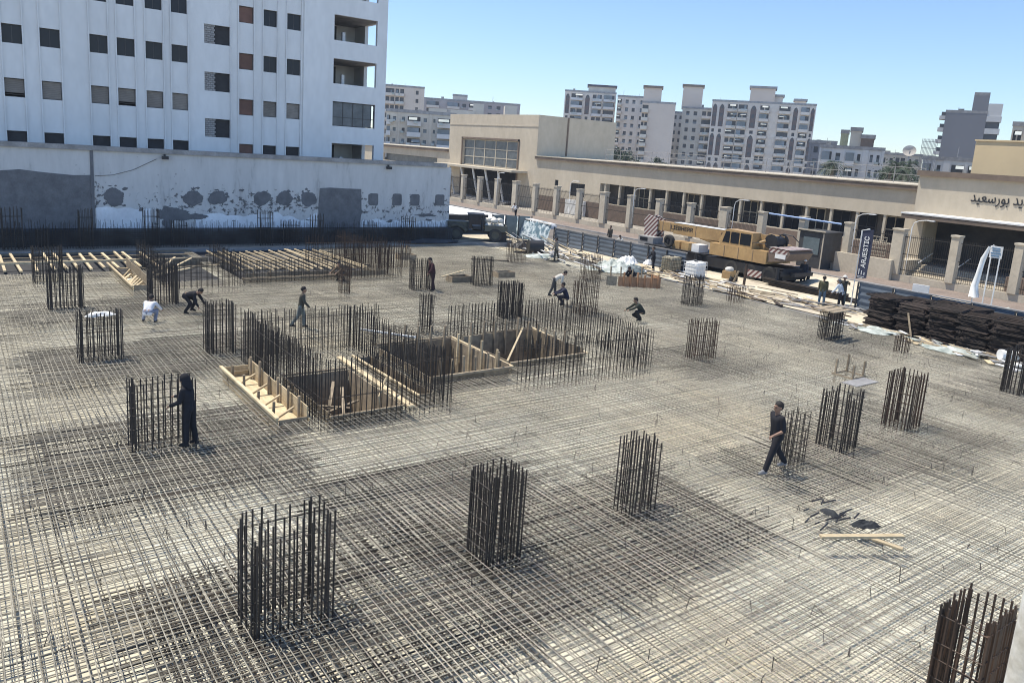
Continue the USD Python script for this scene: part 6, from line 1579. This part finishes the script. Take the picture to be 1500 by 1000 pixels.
# low blocks at the right
block('apartment_block', 'low dark grey block right of the arched tower', 1186, 1226, 210, 210, 0.0, 3.0, [('p', 0.5), ('w', 2.2), ('w', 2.2), ('p', 1.2)], DGREYW, 14, seed=9)
t, L, top = block('apartment_block', 'white four storey block with shabby balconies behind the hall roof', 1201, 1296, 219, 180, 0.0, 3.1, [('p', 0.5), ('b', 3.0), ('w', 2.6), ('p', 0.4), ('b', 2.6), ('w', 1.8), ('p', 1.4), ('w', 1.6), ('w', 1.6), ('p', 0.6)], WHT, 14, WHT, seed=10, clutter=0.85)
head_house(t, L * 0.3, L * 0.42, 1, 6, top, top + 3.2, surf('olive_render', (0.36, 0.36, 0.22)), CONC, 0.1)
head_house(t, L * 0.45, L * 0.62, 1, 8, top, top + 3.8, CREAMW, CONC, 0.2)
head_house(t, L * 0.62, L * 0.82, 0.6, 7, top, top + 2.4, BRICKR, CONC, 0.2)
block('apartment_block', 'pale block with shaded balconies below the dark grey gable', 1352, 1436, 236, 170, 0.0, 3.1, [('b', 2.4), ('p', 0.5), ('w', 1.8), ('p', 1.6), ('b', 3.2), ('p', 0.5), ('b', 2.4), ('p', 0.3)], WHT, 14, WHT, seed=11, clutter=0.8)
block('apartment_block', 'low hazy block behind the palm trees', 1288, 1352, 228, 260, 0.0, 3.0, [('p', 0.5), ('w', 2), ('w', 2), ('b', 3), ('w', 2), ('w', 2), ('p', 0.5)], CREAMW, 14, seed=12)
t, L, top = block('apartment_tower', 'tall dark grey blank gable tower at upper right with white balconies on its right', 1386, 1446, 166, 240, 0.0, 3.1, [('p', 1.0)], DGREYW, 9, seed=13, clutter=0)
head_house(t, L * 0.62, L * 0.995, 0.2, 8, top, top + 4.6, DGREYW, CONC, 0.0)
bm_ = M(); bd_ = M()
for f in range(9):                                            # white rounded balcony face to the right, brackets at the left
    zb = top - 1.0 - f * 3.1
    bm_.box(L + 0.02, -0.3, zb - 1.0, L + 3.4, 3, zb + 0.4); bd_.box(L + 0.02, 0.2, zb + 0.4, L + 3.1, 2.8, zb + 2.1)
    bm_.box(-1.4, 0.5, zb - 0.7, -0.02, 5, zb + 0.2); bd_.box(-1.0, 0.7, zb + 0.2, -0.02, 4.8, zb + 1.2)
bm_.build('white_balcony', WHT, t, kind='stuff'); bd_.build('balcony_opening', OPEN, t, kind='stuff')
M().box(L + 0.02, 0, top - 1, L + 3.2, 3, top + 2.6).build('white_penthouse', WHT, t)
block('apartment_block', 'cream building cut by the right edge of the photo at the skyline', 1484, 1560, 186, 150, 0.0, 3.1, [('b', 1.5), ('p', 1), ('w', 2), ('p', 2)], CREAMW, 12, seed=14)
tn = thing('tan_block', 'plain tan building behind the station block at the right edge', 'building')
M().box(84.0, 6.0, 0, 99.0, 37.2, 11.6).build('wall', TAN, tn)
M().box(83.9, 5.9, 11.6, 99.1, 37.3, 11.75).build('parapet', TAN, tn)
# blocks at the left, behind the hall
block('apartment_tower', 'brownish tower just right of the white building', 560, 622, 128, 300, 0.0, 3.0, [('p', 0.8), ('b', 2.4), ('b', 2.4), ('p', 2.4), ('w', 1.6), ('p', 1)], PINKW, 16, GREYW, seed=15, clutter=0.4)
t, L, top = block('apartment_tower', 'long low skyline of grey brown flats behind the cream roof terraces', 620, 762, 150, 340, 0.0, 3.0, [('p', 0.6), ('b', 2.4), ('p', 1.4), ('b', 2.4), ('w', 1.6), ('b', 2.6), ('p', 0.6), ('w', 1.6), ('w', 1.6), ('p', 1.0), ('b', 1.6), ('p', 0.6)], surf('tower_mauve_render', (0.36, 0.32, 0.30), (0.30, 0.265, 0.25), rough=0.9, scale=0.06), 16, GREYW, seed=16, clutter=0.4)
head_house(t, L * 0.3, L * 0.45, 2, 9, top, top + 2.2, GREYW, CONC, 0.1)
block('apartment_block', 'four storey flats with deep cluttered balconies left of the hall entrance block', 566, 668, 167, 175, 0.0, 2.35, [('b', 0.9), ('w', 1.2), ('p', 0.4), ('w', 1.2), ('b', 2.6), ('w', 1.4), ('p', 0.5), ('w', 0.9), ('b', 3.4)], CREAMW, 14, WHT, seed=17, clutter=0.95)
ct_ = thing('roof_terraces', 'cream stepped roof terraces above the hall entrance block', 'building')
p0 = far(628, 158, 205); p1 = far(758, 160, 205); u_ = (p1 - p0); u_[2] = 0; L = np.linalg.norm(u_); u_ /= L
cm = M(); yaw_ = math.degrees(math.atan2(u_[1], u_[0])); nrm_ = np.array([-u_[1], u_[0], 0])
for a0, a1, zt in ((0.0, 0.52, p0[2]), (0.50, 0.62, p0[2] + 1.9), (0.60, 0.86, p0[2] - 0.8), (0.86, 1.0, p0[2] + 2.0)):
    c = p0 + u_ * L * (a0 + a1) / 2 + nrm_ * (4 + a0); cm.obox((c[0], c[1], zt / 2), ((a1 - a0) * L, 8, zt), yaw_)
cm.build('terrace_walls', CREAMW, ct_)
dsh = thing('roof_dish', 'grey satellite dish above the palms at right', 'satellite dish')
p_ = far(1333, 221, 200); V = []; F = []
for j in range(6):
    for i in range(16):
        a = i / 16 * 6.283; rr = j / 5 * 1.6; V.append((p_[0] - 0.25 * rr * rr * 0.4, p_[1] + rr * math.cos(a), p_[2] + rr * math.sin(a) * 0.75))
for j in range(5):
    for i in range(16):
        F.append((j * 16 + i, j * 16 + (i + 1) % 16, (j + 1) * 16 + (i + 1) % 16, (j + 1) * 16 + i))
M().add(V, F).build('dish', GREYW, dsh, smooth=True)
M().cyl((p_[0], p_[1], 0), (p_[0], p_[1], p_[2]), 0.15, 6).build('mast', CONC, dsh)
sc2 = thing('roof_lattice', 'open lattice of starter bars on the roof line right of the palms', 'roof bars')
lm_ = M(); p_ = far(1362, 240, 165); q0 = far(1346, 240, 165)
for i in range(12):
    c = q0 + (p_ - q0) * i / 8; lm_.tube([(c[0], c[1], 0.1), (c[0], c[1], p_[2] + 4.5)], 0.06, 4)
for z in (1.5, 2.8, 4.0):
    e = q0 + (p_ - q0) * 11 / 8; lm_.tube([(q0[0], q0[1], p_[2] + z), (e[0], e[1], p_[2] + z)], 0.05, 4)
lm_.build('bars', CONC, sc2, kind='stuff')

# ------------------------------------------------------------------ haze
HAZE = mat('thin_haze', {'v': ('principled_volume', {'color': (0.80, 0.86, 0.95), 'density': 0.00025, 'anisotropy': 0.3})}, [], volume='v.volume')
M().box(-400, -300, -2.0, 700, 700, 62.0).build('haze', HAZE, kind='stuff')
